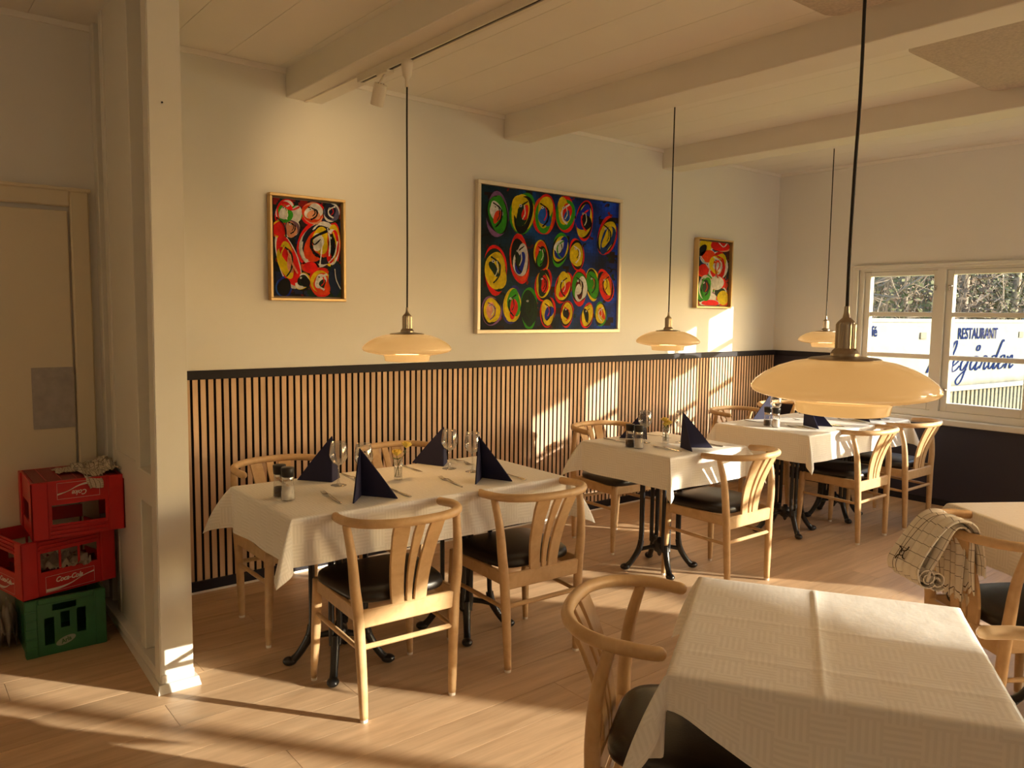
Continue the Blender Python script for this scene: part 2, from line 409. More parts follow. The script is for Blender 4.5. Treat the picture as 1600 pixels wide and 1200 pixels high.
# slatted oak panelling on the long wall, with a black rail above and a black skirting below
obj('backing_felt', nb(0.95, XF-.005, W-.006, W, 0.06, 1.14), M['felt'], wall_back)
obj('top_rail', nb(0.95, XF, W-.038, W, 1.136, 1.181, bev=.002), M['rail'], wall_back)
obj('black_skirting', nb(0.95, XF, W-.034, W-.002, 0.013, 0.064, bev=.002), M['rail'], wall_back)
x = 0.96
sme = bpy.data.meshes.new('slat'); b_ = nb(-.0135, .0135, -.011, 0, 0, 1.076, bev=.0012); b_.to_mesh(sme); b_.free(); sme.materials.append(M['slat']); sme.materials.append(M['felt'])
for p in sme.polygons: p.material_index = 0 if p.normal.y < -.3 else 1
i = 0
while True:
    x = 1.3085 + 0.04005*(i-9)
    if x > XF-.012: break
    o = bpy.data.objects.new('slat', sme); COL.objects.link(o); o.parent = wall_back; o.location = (x, W-.0055, 0.062)
    i += 1
tag(obj('baseboard_back', nb(0.94, XF, W-.03, W, 0, 0.0135), M['trim']), kind='structure')
tag(obj('trim_5', nb(XL, XF, W-.014, W, CZ-.028, CZ-.001), M['ceil']), kind='structure')

# wall at the far end, with its windows
WZ0, WZ1 = 0.70, 1.90
WIN = [(2.02, 3.385)]
WIN.append((2.02-1.93, 3.385-1.93)); WIN.append((2.02-4.33, 3.385-4.33))
DR = (-5.55, -3.93, 0.02, 2.465)
bmw = bmesh.new(); bmd = bmesh.new()
def wall_piece(y0, y1, z0, z1):
    z0 = max(z0, 0); zc = 1.181
    if z1 <= zc: box(bmd, XF, XO, y0, y1, z0, z1)
    elif z0 >= zc: box(bmw, XF, XO, y0, y1, z0, z1)
    else:
        box(bmd, XF, XO, y0, y1, z0, zc); box(bmw, XF, XO, y0, y1, zc, z1)
edges = sorted([(a, b, WZ0, WZ1) for a, b in WIN] + [DR])
cur = YB
for a, b, z0, z1 in edges:
    wall_piece(cur, a, 0, CZ+.01)
    wall_piece(a, b, 0, z0); wall_piece(a, b, z1, CZ+.01); cur = b
wall_piece(cur, W+.12, 0, CZ+.01)
wall_right = tag(obj('wall_right', bmw, M['wall']), kind='structure')
obj('dark_dado', bmd, M['dark'], wall_right)
obj('dado_rail', nb(XF-.02, XF, 3.45, W-.03, 1.136, 1.181, bev=.002), M['rail'], wall_right)
tag(obj('baseboard_right', nb(XF-.014, XF, -3.9, W-.03, 0, 0.05), M['rail']), kind='structure')
tag(obj('trim_6', nb(XF-.014, XF, YB, W-.014, CZ-.028, CZ-.001), M['ceil']), kind='structure')

def window(n, y0, y1):
    dy = y0-2.02
    r = tag(empty('window_%d' % n, (XF, (y0+y1)/2, WZ0)), kind='structure')
    def P(name, bm, m, par=r):
        o = obj(name, bm, m, par); o.matrix_parent_inverse = Matrix.Translation((-XF, -(y0+y1)/2, -WZ0)) if par is r else Matrix.Identity(4); return o
    f = bmesh.new()
    fx0, fx1 = XF+.012, XF+.105
    box(f, fx0, fx1, y0, y0+.035, WZ0, WZ1); box(f, fx0, fx1, y1-.04, y1, WZ0, WZ1)
    box(f, fx0, fx1, y0+.035, y1-.04, WZ1-.018, WZ1); box(f, fx0, fx1, y0+.035, y1-.04, WZ0, WZ0+.055)
    box(f, fx0, fx1, 2.684+dy, 2.748+dy, WZ0+.055, WZ1-.018)
    P('frame', f, M['trim'])
    a = bmesh.new()
    box(a, XF-.018, XF+.012, y0-.035, y1+.045, WZ1, WZ1+.035, bev=.004); box(a, XF-.012, XF+.012, y1, y1+.045, WZ0, WZ1, bev=.003)
    box(a, XF-.012, XF+.012, y0-.035, y0, WZ0, WZ1, bev=.003)
    box(a, XF-.028, XF+.012, y0-.04, y1+.05, WZ1+.02, WZ1+.035, bev=.003)
    P('architrave', a, M['trim'])
    P('sill', nb(XF-.055, XF+.012, y0-.05, y1+.06, WZ0-.048, WZ0, bev=.006), M['trim'])
    for (a0, a1, g0, g1, hinge) in ((2.748, 3.345, 2.783, 3.296, 1), (2.055, 2.684, 2.102, 2.630, -1)):
        a0 += dy; a1 += dy; g0 += dy; g1 += dy
        c = bmesh.new(); cx0, cx1 = XF+.034, XF+.092; z0, z1 = WZ0+.055, WZ1-.02
        box(c, cx0, cx1, a0+.002, g0, z0, z1, bev=.003); box(c, cx0, cx1, g1, a1-.002, z0, z1, bev=.003)
        box(c, cx0, cx1, g0, g1, z0, .822, bev=.003); box(c, cx0, cx1, g0, g1, 1.842, z1, bev=.003)
        cs = P('casement', c, M['trim'])
        for (b0, b1) in ((1.165, 1.203), (1.507, 1.546)):
            obj('glazing_bar', nb(cx0+.006, cx1-.012, g0, g1, b0, b1, bev=.004), M['trim'], cs)
        for (b0, b1) in ((.822, 1.165), (1.203, 1.507), (1.546, 1.842)):
            obj('pane', nb(XF+.062, XF+.0635, g0-.002, g1+.002, b0-.002, b1+.002), M['pane'], cs)
        hy = g0-.012 if hinge > 0 else g1+.028
        for hz in (0.92, 1.74):
            l = bmesh.new(); box(l, cx0-.016, cx0, hy-.006, hy+.006, hz-.022, hz+.022, bev=.002)
            sweep(l, [(cx0-.012, hy, hz+.005), (cx0-.03, hy-.004, hz+.004), (cx0-.034, hy-.03, hz+.012)], [.0045, .004, .0035], 6)
            obj('latch', l, M['steel'], cs)
    return r
for i, (a, b) in enumerate(WIN): window(i+1, a, b)
# tall glazed garden door further along the same wall, behind the camera's shoulder
gd = tag(empty('door_2', (XF, -4.74, 0)), kind='structure')
def PD(name, bm, m):
    o = obj(name, bm, m, gd); o.matrix_parent_inverse = Matrix.Translation((-XF, 4.74, 0)); return o
f = bmesh.new()
for (a, b) in ((DR[0], DR[0]+.05), (DR[1]-.02, DR[1]), (-4.79, -4.73)): box(f, XF+.02, XF+.09, a, b, 0.0, DR[3])
box(f, XF+.02, XF+.09, DR[0]+.05, DR[1]-.02, DR[3]-.02, DR[3]); box(f, XF+.02, XF+.09, DR[0]+.05, DR[1]-.02, 0.0, .12); box(f, XF+.02, XF+.09, -4.73, DR[1]-.02, 2.25, DR[3]-.02)  # last box: deep head over one leaf, added to block sun on the partition post
PD('frame', f, M['trim'])
PD('pane', nb(XF+.05, XF+.052, DR[0]+.05, -4.79, .12, DR[3]-.02), M['pane']); PD('pane', nb(XF+.05, XF+.052, -4.73, DR[1]-.02, .12, DR[3]-.02), M['pane'])

# open stud partition end, left of the tables
pt = tag(empty('wall_partition', (0.865, 3.14, 0)), kind='structure')
def PP(name, bm, m):
    o = obj(name, bm, m, pt); o.matrix_parent_inverse = Matrix.Translation((-.865, -3.14, 0)); return o
bm = bmesh.new()
vs = []
for (z, xa, xb) in ((0.0, .796, .922), (CZ, .816, .934)):
    for (yy) in (3.14, 3.215):
        for xv in (xa, xb): vs.append(bm.verts.new((xv, yy, z)))
for q in ((0, 1, 5, 4), (1, 3, 7, 5), (3, 2, 6, 7), (2, 0, 4, 6), (4, 5, 7, 6), (2, 3, 1, 0)): bm.faces.new([vs[j] for j in q])
bmesh.ops.bevel(bm, geom=[e for e in bm.edges if abs(e.verts[0].co.z-e.verts[1].co.z) > 1], offset=.004, segments=2, affect='EDGES')
post = PP('end_post', bm, M['trim'])
obj('nail_hole', lathe(bmesh.new(), [(0.0, 0.0), (.0035, 0.0), (.0035, .002), (0, .002)], 10), M['blackplastic'], post, loc=(.862, 3.1395, 2.262)).rotation_euler = (PI/2, 0, 0)
PP('backing_board', nb(.912, .922, 3.215, W-.002, 0.03, CZ), M['trim'])
for (y0, y1) in ((3.43, 3.50), (3.92, 3.98), (4.115, W-.002)):
    PP('stud', nb(.806+.03*(y0-3.14), .912, y0, y1, 0.07, CZ, bev=.003), M['trim'])
PP('nogging', nb(.806, .912, 3.215, 3.43, .72, .85, bev=.004), M['trim']); PP('nogging', nb(.830, .912, 3.50, 3.92, .735, .85, bev=.004), M['trim'])
PP('infill_board', nb(.836, .912, 3.50, 3.92, .07, .735), M['trim']); PP('infill_board', nb(.836, .912, 3.50, 3.92, .85, CZ), M['trim'])
b_ = bmesh.new()
v = [b_.verts.new(c) for c in ((.782, 3.118, 0), (.945, 3.118, 0), (.928, W-.002, 0), (.818, W-.002, 0), (.788, 3.126, .035), (.938, 3.126, .035), (.926, W-.002, .035), (.824, W-.002, .035))]
for q in ((0, 1, 5, 4), (1, 2, 6, 5), (2, 3, 7, 6), (3, 0, 4, 7), (4, 5, 6, 7), (3, 2, 1, 0)): b_.faces.new([v[j] for j in q])
PP('sole_plate', b_, M['trim'])
PP('sole_plate', nb(.800, .924, 3.135, W-.004, .035, .07, bev=.003), M['trim'])

# door in the recess on the left
d1 = tag(empty('door_1', (.3, W, 0)), kind='structure')
def PO(name, bm, m, par=d1):
    o = obj(name, bm, m, par)
    if par is d1: o.matrix_parent_inverse = Matrix.Translation((-.3, -W, 0))
    return o
leaf = PO('leaf', nb(-.12, .712, W-.022, W-.001, .01, 1.945, bev=.003), M['door'])
a = bmesh.new(); box(a, .722, .800, W-.036, W-.001, 0, 2.046, bev=.006); box(a, -.21, -.13, W-.036, W-.001, 0, 2.046, bev=.006)
box(a, -.13, .722, W-.036, W-.001, 1.966, 2.046, bev=.006); box(a, -.22, .81, W-.046, W-.001, 2.035, 2.052, bev=.004)
PO('architrave', a, M['door'])
PO('push_plate', nb(.540, .712, W-.027, W-.022, .937, 1.222, bev=.001), M['plate'], leaf)

# acoustic felt panels fixed under the ceiling between the beams
def ac_panel(x0, x1, y0, y1, label):
    r = .07; pts = []
    for (cx, cy, a0) in ((x1-r, y1-r, 0), (x0+r, y1-r, 90), (x0+r, y0+r, 180), (x1-r, y0+r, 270)):
        for k in range(7): a = math.radians(a0+k*15); pts.append((cx+r*math.cos(a), cy+r*math.sin(a)))
    bm = bmesh.new(); vb = [bm.verts.new((p[0], p[1], 2.752)) for p in pts]; vt = [bm.verts.new((p[0], p[1], CZ-.002)) for p in pts]
    bm.faces.new(list(reversed(vb))); bm.faces.new(vt); n = len(pts)
    for k in range(n): bm.faces.new((vb[k], vb[(k+1) % n], vt[(k+1) % n], vt[k]))
    tag(obj('acoustic_panel', bm, M['panel']), label, 'ceiling panel', 'acoustic panels under the ceiling')
ac_panel(2.22, 3.19, 0.35, 1.82, 'speckled beige felt panel under the ceiling before the second beam')
ac_panel(3.80, 4.88, 0.2, 1.80, 'speckled beige felt panel under the ceiling before the third beam, beside the near lamp cord')

# ------------------------------------------------------------------ chairs
def ell(n=26):
    """centre line of the bent top rail: from one arm tip round the back to the other"""
    pts = []
    for k in range(n+1):
        a = PI*k/n
        c, s = math.cos(a), math.sin(a)
        xx = 0.233*math.copysign(abs(c)**0.82, c); yy = -0.110-0.192*(abs(s)**0.9)
        pts.append((xx, yy, 0.742 + 0.008*s))
    return [(0.224, -.046, .737), (0.230, -.082, .739)] + pts + [(-.230, -.082, .739), (-.224, -.046, .737)]

def make_chair(label):
    r = tag(empty('dining_chair'), label, 'chair', 'oak dining chairs with black seats')
    ok = M['oak']
    # top rail
    obj('top_rail', rounded_tube(bmesh.new(), spline(ell(18), 2), 0.0172, segs=12, sx=0.95, sy=1.0, up=(0, 0, 1)), ok, r, smooth=True)
    for s in (-1, 1):
        p = spline([(s*.187, -.207, .012), (s*.193, -.203, .2), (s*.203, -.197, .40), (s*.214, -.196, .50), (s*.221, -.186, .62), (s*.230, -.158, .732)], 5)
        lg = obj('leg', sweep(bmesh.new(), p, [.0155, .0185, .0205, .0205, .0195, .017, .0145], 12, up=(0, 1, 0)), ok, r, smooth=True)
        obj('glide', lathe(bmesh.new(), [(0, 0), (.014, 0), (.0145, .012), (0, .0125)], 12), M['white'], lg, loc=(s*.187, -.207, 0))
        p = spline([(s*.219, .209, .012), (s*.211, .203, .2), (s*.203, .197, .425)], 6)
        lg = obj('leg', sweep(bmesh.new(), p, [.0125, .016, .019, .0205, .0205], 12, up=(0, 1, 0)), ok, r, smooth=True)
        obj('glide', lathe(bmesh.new(), [(0, 0), (.0115, 0), (.012, .012), (0, .0125)], 12), M['white'], lg, loc=(s*.219, .209, 0))
        bm = bmesh.new(); box(bm, -.009, .009, -.195, .195, .372, .428, bev=.004)
        obj('side_apron', bm, ok, r, loc=(s*.203, 0, 0))
        obj('stretcher', sweep(bmesh.new(), spline([(s*.196, -.203, .272), (s*.203, 0, .278), (s*.209, .203, .283)], 4), [.008, .0105, .008], 10), ok, r, smooth=True)
    obj('rear_apron', nb(-.196, .196, -.210, -.190, .352, .420, bev=.005), ok, r)
    obj('front_apron', nb(-.196, .196, .188, .206, .372, .428, bev=.004), ok, r)
    obj('rear_stretcher', nb(-.192, .192, -.2115, -.1925, .270, .290, bev=.007), ok, r)
    # three back splats fanning out from the rear apron to the rail
    for (b0, b1, t0, t1) in ((-.072, -.020, -.105, -.042), (-.011, .011, -.019, .019), (.020, .072, .042, .105)):
        bm = bmesh.new(); rows = []
        for k in range(9):
            t = k/8; z = .410+t*(.735-.410)
            yy = -.200 - .096*(t**1.35) + .012*math.sin(PI*t)
            x0 = b0+(t0-b0)*t; x1 = b1+(t1-b1)*t
            yb = lambda xx: yy + 0.9*xx*xx*t
            rows.append([bm.verts.new(c) for c in ((x0, yb(x0)-.0065, z), (x1, yb(x1)-.0065, z), (x1, yb(x1)+.0065, z), (x0, yb(x0)+.0065, z))])
        for k in range(8):
            for j in range(4): bm.faces.new((rows[k][j], rows[k][(j+1) % 4], rows[k+1][(j+1) % 4], rows[k+1][j]))
        bm.faces.new(list(reversed(rows[0]))); bm.faces.new(rows[-1])
        bmesh.ops.bevel(bm, geom=[e for e in bm.edges if abs((e.verts[0].co-e.verts[1].co).z) > .02], offset=.0025, segments=1, affect='EDGES')
        obj('splat', bm, ok, r)
    # padded seat
    bm = bmesh.new(); n = 40; rings = []
    def outline(sc, z):
        ring = []
        for k in range(n):
            a = 2*PI*k/n; c, s = math.cos(a), math.sin(a)
            ux = math.copysign(abs(c)**0.42, c); uy = math.copysign(abs(s)**0.42, s)
            hw = .212 + .018*uy
            ring.append(bm.verts.new((ux*hw*sc, .022+uy*.205*sc, z)))
        return ring
    for sc, z in ((.93, .424), (.985, .430), (1.0, .443), (.985, .458), (.93, .469), (.78, .4755), (.5, .479), (.2, .480)): rings.append(outline(sc, z))
    for i in range(len(rings)-1):
        for k in range(n): bm.faces.new((rings[i][k], rings[i][(k+1) % n], rings[i+1][(k+1) % n], rings[i+1][k]))
    bm.faces.new(rings[-1]); bm.faces.new(list(reversed(rings[0])))
    obj('seat', bm, M['leather'], r, smooth=True)
    return r

CH = [
 (1.520, 2.655, -4, 'oak chair at the front left of the long left table, its legs sunlit'),
 (2.185, 2.650, -3, 'oak chair at the right front of the long left table, its back in shade'),
 (1.510, 3.500, 180, 'oak chair against the slats behind the salt mill of the long left table'),
 (2.190, 3.535, 180, 'oak chair against the slats behind the yellow flowers of the long left table'),
 (3.690, 2.655, 0, 'sunlit oak chair in front of the middle square table, under its draped corner'),
 (3.745, 3.500, 176, 'oak chair by the slatted wall behind the middle square table'),
 (5.160, 2.685, 0, 'sunlit oak chair in front of the far long table, nearer the middle table'),
 (5.790, 2.665, 0, 'oak chair in front of the far long table, nearer the window wall'),
 (5.270, 3.520, 180, 'oak chair by the slats behind the far long table, left of its wine glass'),
 (5.990, 3.560, 180, 'oak chair in the far corner behind the far long table, near the dark wall'),
 (1.550, 1.190, 212.7, 'oak chair with curved arms at the left edge of the near bare table'),
 (1.850, 0.620, 32.7, 'oak chair at the right edge of the near bare table, mostly out of view'),
 (3.190, 0.985, 236.4, 'oak chair with a checked towel over its back rail'),
]
proto = make_chair(CH[0][3])
chairs = []
for i, (x, y, a, lab) in enumerate(CH):
    c = proto if i == 0 else copy_tree(proto)
    c.location = (x, y, 0); c.rotation_euler = (0, 0, math.radians(a)); c['label'] = lab; chairs.append(c)

# ------------------------------------------------------------------ tables
def make_table(label):
    r = tag(empty('dining_table'), label, 'table', 'cast iron pedestal tables')
    obj('tabletop', nb(-.322, .322, -.322, .322, .718, .7455, bev=.004), M['tabletop'], r)
    bm = bmesh.new(); box(bm, -.20, .20, -.02, .02, .705, .718); box(bm, -.02, .02, -.20, .20, .705, .718)
    obj('top_plate', bm, M['iron'], r)
    h = bmesh.new(); lathe(h, [(0, .075), (.010, .085), (.016, .10), (.034, .112), (.040, .14), (.034, .168), (.018, .175), (.014, .19), (.0, .192)], 18)
    obj('hub', h, M['iron'], r, smooth=True)
    for k in range(4):
        a = k*PI/2; ca, sa = math.cos(a), math.sin(a)
        rot = Matrix.Rotation(a, 4, 'Z')
        bm = bmesh.new()
        for s in (-1, 1):
            p = spline([(.112, s*.016, .706), (.112, s*.016, .45), (.112, s*.016, .20), (.125, s*.012, .135)], 5)
            sweep(bm, p, .0125, 8, sx=.85, sy=1.0)
        box(bm, .103, .121, -.024, .024, .66, .71)
        p = spline([(.113, 0, .175), (.122, 0, .13), (.145, 0, .085), (.172, 0, .045), (.195, 0, .022)], 5)
        sweep(bm, p, [.018, .019, .017, .016, .018], 10)
        p = spline([(.03, 0, .138), (.075, 0, .130), (.125, 0, .12)], 4); sweep(bm, p, [.016, .012, .014], 8)
        bmesh.ops.transform(bm, matrix=rot, verts=bm.verts)
        lg = obj('leg', bm, M['iron'], r, smooth=True)
        f = bmesh.new(); bmesh.ops.create_uvsphere(f, u_segments=14, v_segments=9, radius=1.0)
        for v in f.verts: v.co = Vector((.206+v.co.x*.030, v.co.y*.025, .019+v.co.z*.019))
        bmesh.ops.transform(f, matrix=rot, verts=f.verts)
        obj('foot', f, M['iron'], lg, smooth=True)
    return r
TB = [
 (1.465, 2.9505, -1.5, 'left half of the long left table by the slats, black iron base'),
 (2.115, 2.9335, -1.5, 'right half of the long left table by the slats, black iron base'),
 (3.535, 2.950, 0, 'square table in the middle by the slats, black iron base'),
 (4.875, 2.955, 0, 'left half of the far long table near the window, black iron base'),
 (5.535, 2.955, 0, 'right half of the far long table near the window, black iron base'),
 (1.702, 0.905, 31.5, 'near table with a creased bare cloth, black iron base'),
 (3.450, 0.850, -33, 'table at the right edge behind the towel chair'),
]
tproto = make_table(TB[0][3])
for i, (x, y, a, lab) in enumerate(TB):
    c = tproto if i == 0 else copy_tree(tproto)
    c.location = (x, y, 0); c['label'] = lab
    base = -30 if i < 5 else a
    c.rotation_euler = (0, 0, math.radians(a))
    if i < 5:      # iron bases stand turned under the square tops
        for ch in c.children:
            if ch.name.split('.')[0] in ('leg', 'hub', 'top_plate'): ch.rotation_euler = (0, 0, math.radians(-32))

def tablecloth(label, cx, cy, rz, hx, hy, ov, seed, creases=(), flap=42, cat_group='white damask tablecloths', flaps=(1, 1, 1, 1), step=0.0165, fold=0.0, lift=None):
    rnd = random.Random(seed)
    ph = [rnd.random()*6.28 for _ in range(12)]
    def axis(h):
        n = int(round(2*h/step)); a = list(np.linspace(-h, h, n+1)) + [-h+.004, h-.004]
        for e in [.004] + list(np.linspace(0, ov, 13)[1:]): a += [h+e, -h-e]
        return sorted(a)
    ax, ay = axis(hx), axis(hy)
    for c in creases:
        (ax if c[0] == 'x' else ay).extend([c[1]-.006, c[1], c[1]+.006])
    ax = sorted(set(round(v, 5) for v in ax)); ay = sorted(set(round(v, 5) for v in ay))
    bm = bmesh.new(); uvl = bm.loops.layers.uv.new('UVMap')
    Z = .7515
    def hang(e, t, side):
        k = e/ov
        o = .0045 + k*k*.012 + k*(.010*math.sin(t*8+ph[side]) + .006*math.sin(t*19+ph[side+4]))*min(1, k*1.5)
        return max(o, .0035)
    def ridge(p, q):
        z = 0
        for (d, c, h) in creases:
            t = abs((p if d == 'x' else q)-c)
            z += h*max(0, 1-t/.012)
        return z
    def pos(p, q):
        ex = max(abs(p)-hx, 0); ey = max(abs(q)-hy, 0); sx = 1 if p > 0 else -1; sy = 1 if q > 0 else -1
        rr = ridge(p, q)
        if ex == 0 and ey == 0:
            d = min(hx-abs(p), hy-abs(q)); return Vector((p, q, Z + rr*min(1, d/.02) - (.0012 if d < .003 else 0)))
        if ey == 0 or ex == 0:
            e = ex if ey == 0 else ey
            t = q if ey == 0 else p; h = hy if ey == 0 else hx
            win = min(1, max(0, (h-abs(t))/.10)); win = win*win*(3-2*win)
            side = (0 if sx > 0 else 1) if ey == 0 else (2 if sy > 0 else 3)
            o = .0045 + (hang(e, t, side)-.0045)*win + fold*win*0 + rr
            dz = math.sqrt(max(e*e-(o-.0045)**2, 0))
            if lift and lift[0] == side:
                g = max(0, 1-abs(t*lift[2]-h)/.26); g = g*g*(3-2*g); dz *= 1-lift[1]*g
            return Vector((sx*(hx+o), q, Z-dz-.001)) if ey == 0 else Vector((p, sy*(hy+o), Z-dz-.001))
        r = math.hypot(ex, ey); th = math.atan2(ey, ex); s = 1-abs(th-PI/4)/(PI/4)
        fi = {(-1, -1): 0, (1, -1): 1, (1, 1): 2, (-1, 1): 3}[(sx, sy)]
        al = math.radians(flap*flaps[fi])*s*(1-.28*r/(ov*1.41))
        dg = Vector((sx, sy, 0)).normalized()
        pr = Vector((sx, -sy, 0)).normalized()*(1 if th < PI/4 else -1)
        b = .16*r*math.sin(PI*s)*(1+.3*math.sin(9*r+ph[8+fi]))
        base = Vector((sx*(hx+.0045), sy*(hy+.0045), Z-.001))
        if lift and fi == lift[3] and ((th < PI/4) == (lift[0] < 2)): r = r*(1-lift[1]*(1-s)**1.5)
        d = dg*(r*math.sin(al)) + pr*b*.8 + dg*b*.25
        return base + d + Vector((0, 0, -r*math.cos(al)))
    V = [[bm.verts.new(pos(p, q)) for q in ay] for p in ax]
    for i in range(len(ax)-1):
        for j in range(len(ay)-1):
            pm, qm = (ax[i]+ax[i+1])/2, (ay[j]+ay[j+1])/2
            q4 = ((i, j), (i+1, j), (i+1, j+1), (i, j+1))
            if abs(pm) > hx and abs(qm) > hy:      # corner cells split along the fold
                fs = (((q4[0], q4[1], q4[2]), (q4[0], q4[2], q4[3])) if pm*qm > 0 else ((q4[0], q4[1], q4[3]), (q4[1], q4[2], q4[3])))
            else: fs = (q4,)
            for ids in fs:
                f = bm.faces.new([V[a][b] for a, b in ids]); f.smooth = True
                for l, (a, b) in zip(f.loops, ids): l[uvl].uv = (ax[a]+2, ay[b]+2)
    o = obj('tablecloth', bm, M['cloth'], None, loc=(cx, cy, 0)); o.rotation_euler = (0, 0, math.radians(rz))
    tag(o, label, 'tablecloth', cat_group); return o
tablecloth('white tablecloth laid for four over the long left table', 1.790, 2.942, -1.5, .655, .326, .178, 1, flap=45)
tablecloth('white tablecloth laid for two over the middle square table', 3.540, 2.950, -1, .328, .334, .176, 2, flap=40, creases=(('x', 0.0, .0015),))
tablecloth('white tablecloth laid for four over the far long table', 5.205, 2.950, 0, .680, .348, .178, 3, flap=34)
CREASES4 = (('y', .022, .0034), ('x', .03, .0014), ('x', -.20, .0014))
tablecloth('bare white tablecloth with a sharp centre crease on the nearest table', 1.702, 0.905, 31.5, .325, .327, .185, 4, flap=38,
           creases=CREASES4, lift=(1, .58, 1, 3))
tablecloth('white tablecloth at the right edge behind the towel chair', 3.450, 0.850, -33, .325, .327, .18, 5, flap=36)

# ------------------------------------------------------------------ on the tables
TZ = .7526
def mill(x, y, kind, label):
    r = tag(empty('%s_mill' % kind, (x, y, TZ)), label, 'mill', 'glass salt and pepper mills')
    b = lathe_o('glass_body', [(0, 0), (.026, 0), (.0275, .004), (.0265, .03), (.0225, .066), (.0215, .082)], M['glass'], r, 20)
    lathe_o('filling', [(0, .004), (.0245, .004), (.0240, .03), (.0232, .040 if kind == 'pepper' else .052), (.0, .041 if kind == 'pepper' else .054)], M[kind], r, 18)
    lathe_o('collar', [(.0222, .078), (.0228, .080), (.0228, .092), (.0215, .094), (0, .094)], M['steel'], r, 20)
    lathe_o('cap', [(.0215, .093), (.024, .095), (.0262, .126), (.025, .130), (0, .1305)], M['blackplastic'], r, 20)
    return r
mill(1.232, 2.914, 'salt', 'salt mill with black cap on the long left table')
mill(1.228, 2.985, 'pepper', 'pepper mill behind the salt mill on the long left table')
mill(3.277, 2.971, 'pepper', 'pepper mill left of its salt on the middle square table')
mill(3.287, 2.913, 'salt', 'salt mill in front of the pepper on the middle square table')
mill(4.688, 3.003, 'pepper', 'pepper mill at the left edge of the far long table')
mill(4.682, 2.935, 'salt', 'salt mill beside the pepper on the far long table')

def wine_glass(x, y, label, first=[None]):
    if first[0] is None:
        r = empty('wine_glass')
        lathe_o('bowl', [(.004, .088), (.016, .092), (.030, .104), (.0385, .122), (.0395, .138), (.036, .162), (.0315, .188), (.0305, .1885), (.035, .162), (.0383, .138), (.0373, .122), (.029, .1055), (.015, .0940), (0, .092)], M['glass'], r, 28)
        lathe_o('stem', [(.012, .004), (.0052, .012), (.0034, .03), (.0032, .06), (.004, .082), (.008, .090)], M['glass'], r, 14)
        lathe_o('foot', [(0, 0), (.034, 0), (.0345, .001), (.02, .0035), (.004, .008)], M['glass'], r, 28)
        first[0] = r
    else: r = copy_tree(first[0])
    r.location = (x, y, TZ); tag(r, label, 'wine glass', 'wine glasses on the laid tables'); return r
wine_glass(1.512, 3.037, 'wine glass right of the back left napkin on the long left table')
wine_glass(1.578, 2.935, 'wine glass behind the front left napkin on the long left table')
wine_glass(2.101, 3.056, 'wine glass right of the back right napkin on the long left table')
wine_glass(2.150, 2.935, 'wine glass behind the front right napkin on the long left table')
wine_glass(3.464, 3.026, 'wine glass behind the mills on the middle square table')
wine_glass(3.642, 2.901, 'wine glass behind the front napkin on the middle square table')
wine_glass(4.935, 3.10, 'wine glass behind the mills on the far long table')
wine_glass(5.558, 3.056, 'wine glass under the near lamp on the far long table')

def napkin(S, T1, T2, apex, label):
    """standing folded napkin: two double triangular wings meeting along a spine"""
    Sv = Vector((*S, TZ)); A = Vector((*apex[:2], TZ+apex[2])); bm = bmesh.new()
    c = (Vector((*T1, TZ))+Vector((*T2, TZ)))/2
    for T in (T1, T2):
        Tv = Vector((*T, TZ))
        nrm = (A-Sv).cross(Tv-Sv).normalized()
        for off in (-.0028, .0008):
            d = nrm*off; e = .0016
            a, s, t = A+d, Sv+d, Tv+d
            mid = (a+t)/2 + (s-(a+t)/2)*-.015
            tri = [s, t, mid, a]
            v0 = [bm.verts.new(p) for p in tri]; v1 = [bm.verts.new(p+nrm*e) for p in tri]
            bm.faces.new(v0); bm.faces.new(list(reversed(v1)))
            for k in range(4): bm.faces.new((v0[(k+1) % 4], v0[k], v1[k], v1[(k+1) % 4]))
    bmesh.ops.recalc_face_normals(bm, faces=bm.faces)
    o = obj('folded_napkin', bm, M['napkin'])
    mn = min(v.co.z for v in o.data.vertices)
    for v in o.data.vertices: v.co -= Vector((*S, 0)); v.co.z -= TZ
    o.location = (*S, TZ + .0004)
    return tag(o, label, 'napkin', 'navy napkins folded to stand')
napkin((1.512, 3.105), (1.413, 3.238), (1.585, 3.175), (1.525, 3.125, .200), 'navy napkin standing at the back left of the long left table')
napkin((1.500, 2.812), (1.408, 2.705), (1.590, 2.675), (1.478, 2.780, .200), 'navy napkin standing at the front left of the long left table')
napkin((2.105, 3.115), (2.035, 3.285), (2.185, 3.200), (2.120, 3.135, .190), 'navy napkin standing at the back right of the long left table')
napkin((2.105, 2.800), (1.995, 2.700), (2.165, 2.655), (2.060, 2.765, .198), 'navy napkin standing at the front right of the long left table')
napkin((3.555, 3.090), (3.460, 3.225), (3.60, 3.16), (3.560, 3.110, .180), 'navy napkin at the back of the middle square table, behind the mills')
napkin((3.500, 2.790), (3.440, 2.662), (3.640, 2.675), (3.525, 2.800, .200), 'lit navy napkin at the front of the middle square table')
napkin((5.035, 3.190), (4.890, 3.253), (5.08, 3.255), (5.03, 3.20, .190), 'navy napkin behind the mills on the far long table')
napkin((4.925, 2.875), (4.838, 2.712), (5.020, 2.715), (4.950, 2.885, .200), 'lit navy napkin at the front of the far long table')
napkin((5.560, 2.840), (5.475, 2.682), (5.670, 2.695), (5.585, 2.85, .195), 'navy napkin at the right front of the far long table')
napkin((5.640, 3.190), (5.50, 3.255), (5.70, 3.26), (5.64, 3.20, .185), 'navy napkin at the right back of the far long table')

